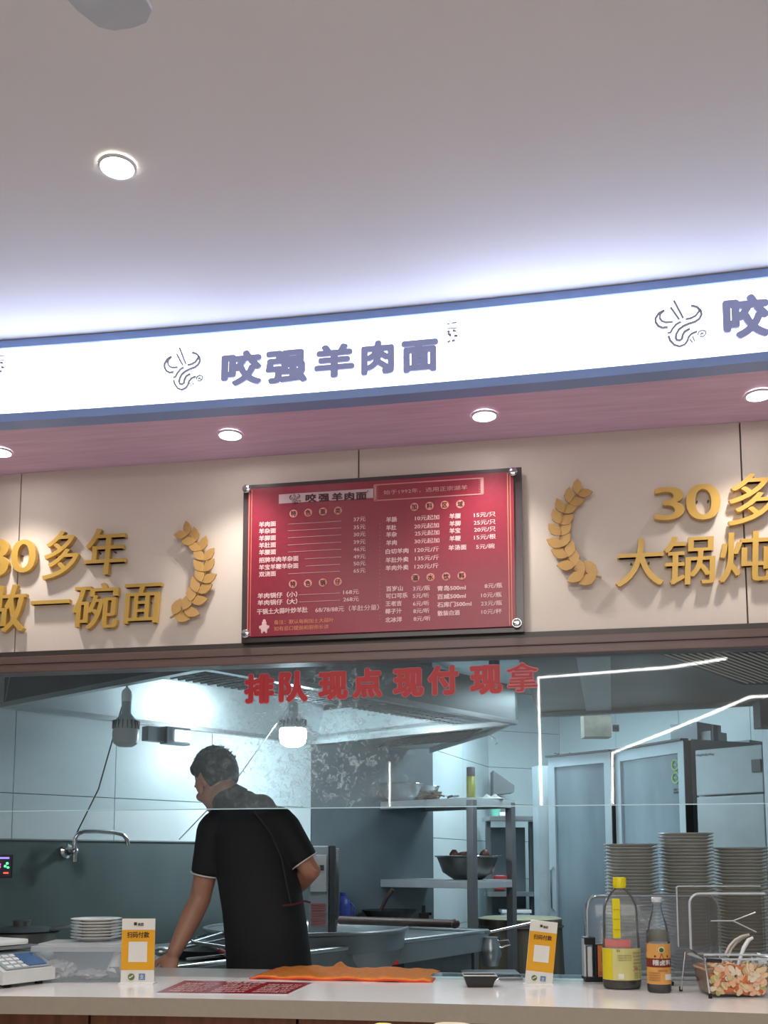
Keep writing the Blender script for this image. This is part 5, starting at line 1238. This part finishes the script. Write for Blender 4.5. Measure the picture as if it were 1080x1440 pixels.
MB().tube([(X(1090), -.03, 0), (X(1092), -.032, Z(1352)), (X(1092), .13, Z(1350)), (X(1090), .13, 0)], .0028, 8).build('wire_leg', ch, t, smooth=True)
for x, y in ((X(997), -.03), (X(979), .13), (X(1090), -.03), (X(1090), .13)): MB().cone((x, y, 0), (x, y, .014), .005, .005, 12).build('rubber_foot', rubber_m, t)
MB().tube([(X(992), -.037, Z(1352)), (X(1013), -.037, Z(1353))], .0055, 8).build('black_grip', black_m, t)
# open lid : two clear upright panels with rounded frame
def frame_pts(x0, x1, z0_, z1_, y, r):
    o_ = [(x0, y, z0_)]
    for k in range(6): a_ = D2(180 - k * 18); o_.append((x0 + r + r * math.cos(a_), y, z1_ - r + r * math.sin(a_)))
    o_.append((x1, y, z1_)); return o_
MB().tube(frame_pts(X(977), X(1100), Z(1340), Z(1253), .125, .006), .0022, 6).build('lid_edge', edge_m, t); MB().box(((X(977) + X(1100)) / 2, .125, (Z(1340) + Z(1253)) / 2), (X(1100) - X(977), .003, Z(1253) - Z(1340))).build('lid_back', glassy('reflection_acrylic', (.86, .85, .83), haze=.05, hazecol=(.6, .57, .52), rough=.03), t)  # grey-brown tint put in for the reflection on the clear lid
MB().tube(frame_pts(X(990), X(1100), Z(1344), Z(1263), .09, .03), .0035, 8).build('lid_frame', edge_m, t, smooth=True); MB().box(((X(992) + X(1100)) / 2, .092, (Z(1344) + Z(1266)) / 2), (X(1100) - X(996), .003, Z(1266) - Z(1344))).build('lid_front', glassy('reflection_acrylic'), t)
MB().tube([(X(1020), .09, Z(1302)), (X(1052), .09, Z(1302)), (X(1085), .09, Z(1290))], .002, 6).tube([(X(1052), .09, Z(1302)), (X(1085), .09, Z(1318))], .002, 6).build('lid_crease', edge_m, t)
MB().box((X(1035), .122, Z(1264)), (.008, .006, .006)).build('latch', edge_m, t)
# pickles : separate pieces
pk_cols = [mat('pickle_cream', (226, 200, 160), .35), mat('pickle_red', (206, 112, 66), .3), mat('pickle_pale', (224, 212, 186), .3), mat('pickle_green', (186, 178, 120), .4), mat('pickle_pink', (226, 180, 146), .35)]
rnd = random.Random(12)
protos = []
for k, m_ in enumerate(pk_cols):
    mb = MB(); n = 9; out = [(math.cos(a * 2 * PI / n) * .013 * rnd.uniform(.75, 1.15), math.sin(a * 2 * PI / n) * .008 * rnd.uniform(.7, 1.2)) for a in range(n)]
    mb.prism(out, .003); protos.append(mb.build('pickle_slice', m_, t))
for k in range(170):
    pr_ = protos[rnd.choice([0, 0, 1, 2, 2, 4, 4, 3, 1])]
    o = pr_.copy(); C.objects.link(o); o.parent = t
    if k < 115: py_ = rnd.uniform(1362, 1397); o.location = (X(rnd.uniform(1002, 1074)), -.011 - .016 * (1400 - py_) / 35 + rnd.uniform(-.003, .002), Z(py_)); o.rotation_euler = (PI / 2 + rnd.uniform(-.3, .3), rnd.uniform(0, 6), 0)
    else: o.location = (X(rnd.uniform(1000, 1074)), rnd.uniform(-.015, .1), Z(1364) + rnd.uniform(-.004, .006)); o.rotation_euler = (rnd.uniform(-.7, .7), rnd.uniform(-.7, .7), rnd.uniform(0, 6))
for k, o in enumerate(protos): o.location = (X(1010 + 14 * k), .0, Z(1363)); o.rotation_euler = (.3, .2 * k, k)
sp = thing('plastic_spoon', 'white plastic spoon standing in the pickle box', 'spoon', t.matrix_basis @ V((X(1042), .02, Z(1368))), YAW)
MB().tube([(0, 0, -.005), (.014, .004, .03), (.028, .008, .062), (.043, .01, .083), (.056, .01, .09)], [.004, .005, .006, .006, .004], 8).build('handle', white_m, sp, smooth=True); MB().ball((-.006, -.002, -.01), (.012, .006, .016)).build('bowl', white_m, sp, smooth=True)
sp = thing('serving_tongs', 'pale translucent tongs arched over the pickle box', 'tongs', t.matrix_basis @ V((X(1048), .05, Z(1342))), YAW)
MB().tube([(-.03, 0, -.01), (-.018, 0, .012), (.0, .0, .03), (.02, .0, .04), (.04, 0, .044)], .004, 8).build('arm', mat('pale_plastic', (190, 186, 176), .3), sp, smooth=True)
MB().tube([(-.02, .012, -.02), (-.008, .012, .004), (.008, .012, .022), (.025, .01, .034), (.04, 0, .044)], .0035, 8).build('arm', mat('pale_plastic', (190, 186, 176)), sp, smooth=True)

# storage box with lid, bags and paper inside
p, d = at_px(107, 1382); u = d / F_PX; X = lambda px: (px - 107) * u; Z = lambda py: (1383 - py) * u
t = thing('storage_box', 'cloudy clear plastic storage box with lid holding plastic bags, under small plates', 'storage box', (p.x, p.y + .004, CZ), YAW)
DB = .2
frus(MB(), X(47), X(167), 0, DB, .002, X(45), X(169), -.004, DB + .004, Z(1341)).build('box', tubm, t)
MB().box(((X(43) + X(171)) / 2, DB / 2, Z(1337)), (X(171) - X(43), DB + .02, .018), bev=.004).build('lid', glassy('cloudy_lid', (.93, .95, .97), haze=.5, hazecol=(.88, .9, .92), rough=.12), t)
MB().box(((X(50) + X(165)) / 2, DB / 2, Z(1331.5)), (X(165) - X(50), DB - .02, .006), bev=.003).build('lid_panel', glassy('cloudy_lid', (1, 1, 1)), t)
MB().box((X(41), .05, Z(1345)), (.012, .03, .014), bev=.003).build('clip', mat('pale_plastic', (190, 186, 176)), t)
def crumple(name, label, loc, sx_, sy_, sz_, m_, seed, cat_):
    t2_ = MB(); g = bmesh.ops.create_icosphere(t2_.bm, subdivisions=3, radius=1); r2 = random.Random(seed)
    for v in g['verts']:
        k = 1 + r2.uniform(-.32, .25); v.co = V((v.co.x * sx_ * k, v.co.y * sy_ * k, (v.co.z * k) * sz_))
    mz = min(v.co.z for v in t2_.bm.verts)
    for v in t2_.bm.verts: v.co.z -= mz
    return tag(t2_.build(name, m_, None, loc=loc), label, cat_)
bagm = mat('crumpled_bag', (206, 208, 212), .3, spec=.7)
Mt = Matrix.Translation(t.location) @ Matrix.Rotation(YAW, 4, 'Z')
crumple('plastic_bag', 'crumpled clear bag at the left inside the storage box', Mt @ V((X(74), .06, .004)), .05, .04, .03, bagm, 1, 'bag')
crumple('plastic_bag', 'flatter crumpled bag in the middle of the storage box', Mt @ V((X(120), .06, .004)), .05, .045, .014, bagm, 2, 'bag')
pr_ = thing('paper_roll', 'white paper roll leaning inside the right end of the storage box', 'paper roll', Mt @ V((X(152), .05, .006)), YAW)
MB().cone((-.004, 0, .016), (.012, .03, .072), .022, .022, 24).build('roll', white_m, pr_, smooth=True); MB().box((.004, -.012, .022), (.03, .004, .034)).build('grey_wrap', mat('grey_paper', (150, 152, 158), .6), pr_)
# small plates on the box
pz = CZ + Z(1331.5) + .004; pp = Mt @ V((X(117), .125, 0))
def plate_mesh(r, h, seg=36):
    return MB().lathe([(0, .0), (r * .55, 0), (r * .58, h * .25), (r * .96, h * .85), (r, h), (r * .985, h * 1.05), (r * .9, h * .95), (r * .55, h * .42), (0, h * .38)], seg=seg)
pl0 = plate_mesh(.083, .014).build('small_plate', ceramic_m, None, smooth=True)
for k in range(7):
    o = pl0 if k == 0 else pl0.copy()
    if k: C.objects.link(o)
    o.location = (pp.x + .0015 * math.sin(k * 3), pp.y, pz + .0098 * k)
    tag(o, 'white small plate on top of the short stack standing on the storage box' if k == 6 else 'white small plate within the short stack standing on the storage box', 'plate', 'small plates on the storage box')

# electronic scale at the left edge
p = onC(-12, 1386); t = thing('price_scale', 'white electronic price scale with tilted blue-grey keypad at the left edge', 'scale', (p.x, p.y + .06, CZ), YAW - .55)
for x in (-.1, .1):
    for y in (-.06, .06): MB().cone((x, y, 0), (x, y, .012), .012, .012, 12).build('foot', rubber_m, t)
bdy = MB().prism([(-.13, .012), (.13, .012), (.13, .05), (.02, .10), (-.13, .10)], .2, Matrix.Translation((0, .1, 0)) @ Matrix.Rotation(PI / 2, 4, 'X')).build('body', mat('scale_shell', (206, 208, 208), .4), t)
bdy.rotation_euler = (0, 0, 0)
sl = math.atan2(.05, .11)
MB().box((.08, 0, .0765), (.10, .17, .003), ry=sl).build('keypad', mat('keypad_grey', (150, 164, 172), .4), t)
MB().box((.085, .035, .0775), (.075, .075, .003), ry=sl).build('blue_screen_sticker', mat('scale_blue', (70, 104, 150), .35), t)
mb = MB()
for k in range(5): mb.box((.06 + .012 * k, .035, .0885 - .0055 * k), (.004, .05, .001), ry=sl)
mb.build('sticker_lettering', white_m, t, kind='stuff')
for i in range(4):
    for j in range(3): MB().box((.055 + .02 * i, -.065 + .028 * j, .090 - .0091 * i), (.013, .02, .003), ry=sl).build('key', white_m, t)
MB().box((-.05, 0, .113), (.2, .2, .008), bev=.003).build('weighing_plate', steel_m, t); MB().cone((-.05, 0, .09), (-.05, 0, .112), .03, .03, 16).build('neck', dgrey_m, t)
MB().box((-.045, 0, .128), (.16, .14, .018), bev=.008).build('white_tray', white_m, t)
# big pan with lid behind the scale
pq = onZ(30, 1322, 1.0); t = thing('stock_pan', 'wide steel pan with glass lid behind the scale on the range', 'pan', (pq.x, pq.y, TZ), YAW)
MB().lathe([(0, 0), (.13, 0), (.15, .02), (.155, .085), (.165, .088), (.15, .08), (.145, .02), (0, .004)], seg=40).build('body', mat('dull_pan', (120, 122, 116), .4, metal=.6), t, smooth=True)
MB().lathe([(.16, .092), (.12, .105), (.05, .112), (0, .113)], seg=40).build('lid', steeld_m, t, smooth=True); MB().lathe([(0, .112), (.035, .112), (.04, .135), (.03, .14), (0, .14)], seg=24).build('lid_knob', mat('dull_pan', (120, 122, 116)), t, smooth=True)
MB().tube([(.14, -.05, .1), (.2, -.06, .105), (.24, -.05, .115)], .008, 8).build('handle', steel_m, t, smooth=True)

# plate stacks on the side table
sd_ = thing('plate_table', 'steel side table behind the counter carrying the tall plate stacks', 'table', (onD(985, 1209, 3.98).x, onD(985, 1209, 3.98).y, 0), YAW)
MB().box((.02, 0, .85), (.95, .3, .02)).build('top', steel_m, sd_)
for x in (-.42, .46):
    for y in (-.12, .12): MB().box((x, y, .42), (.03, .03, .84)).build('leg', steeld_m, sd_)
DP = 3.98; up_ = DP / F_PX; pr2 = plate_mesh(37.5 * up_, .021, 40).build('serving_plate', mat('grey_white_ceramic', (230, 228, 222), .25), None, smooth=True); first = True
for px, top, nm in ((888, 1187, 'leftmost tall stack'), (965.5, 1172, 'tallest stack, second from left'), (1042, 1192, 'third stack from left'), (1119, 1186, 'stack cut by the right edge')):
    c_ = onD(px, 1209, DP); pitch = 4.62 * up_; ztop = 1.35 + (1209 - top) * up_; n = int((ztop - .86 - .0) / pitch)
    for k in range(n):
        o = pr2 if first else pr2.copy()
        if not first: C.objects.link(o)
        first = False
        o.location = (c_.x + .0012 * math.sin(k * 2.3 + px), c_.y + .001 * math.cos(k * 1.7), .862 + pitch * k + (ztop - .862 - .021 - pitch * (n - 1)) * k / (n - 1))
        tag(o, ('top white serving plate of the ' if k == n - 1 else 'white serving plate within the ') + nm, 'plate', 'serving plates in the ' + nm)

# chairs in front of the counter, only the backrest tops reach into view
def chair(px, wpx, m_, label, top_py, yy=2.25):
    p = onY(px, top_py, yy); wd = wpx / F_PX * yy
    t = thing('dining_chair', label, 'chair', (p.x, p.y - .2, 0), 0)
    zt2 = p.z; n = 12
    MB().tube([(-wd / 2, .2, .45), (-wd / 2, .2, zt2 - .05)] + [(-wd / 2 + wd * k / n, .2, zt2 - .012 - .035 * (abs(2 * k / n - 1) ** 4)) for k in range(n + 1)] + [(wd / 2, .2, zt2 - .05), (wd / 2, .2, .45)], .011, 8).build('back_frame', m_, t, smooth=True)
    MB().box((0, .2, zt2 - .16), (wd * .8, .012, .1), bev=.004).build('backrest', m_, t)
    MB().box((0, 0, .45), (wd, .4, .03), bev=.01).build('seat', m_, t)
    for x in (-1, 1):
        for y in (-.18, .18): MB().cone((x * wd * .45, y, .44), (x * wd * .5, y, 0), .013, .01, 10).build('leg', dgrey_m, t)
chair(540, 44, mat('pale_yellow_plastic', (226, 216, 120), .4), 'pale yellow chair in front of the counter, only its curved top visible', 1437.5)


chair(637, 86, mat('cream_plastic', (214, 204, 176), .5), 'cream chair in front of the counter, only its top edge visible', 1436.5)
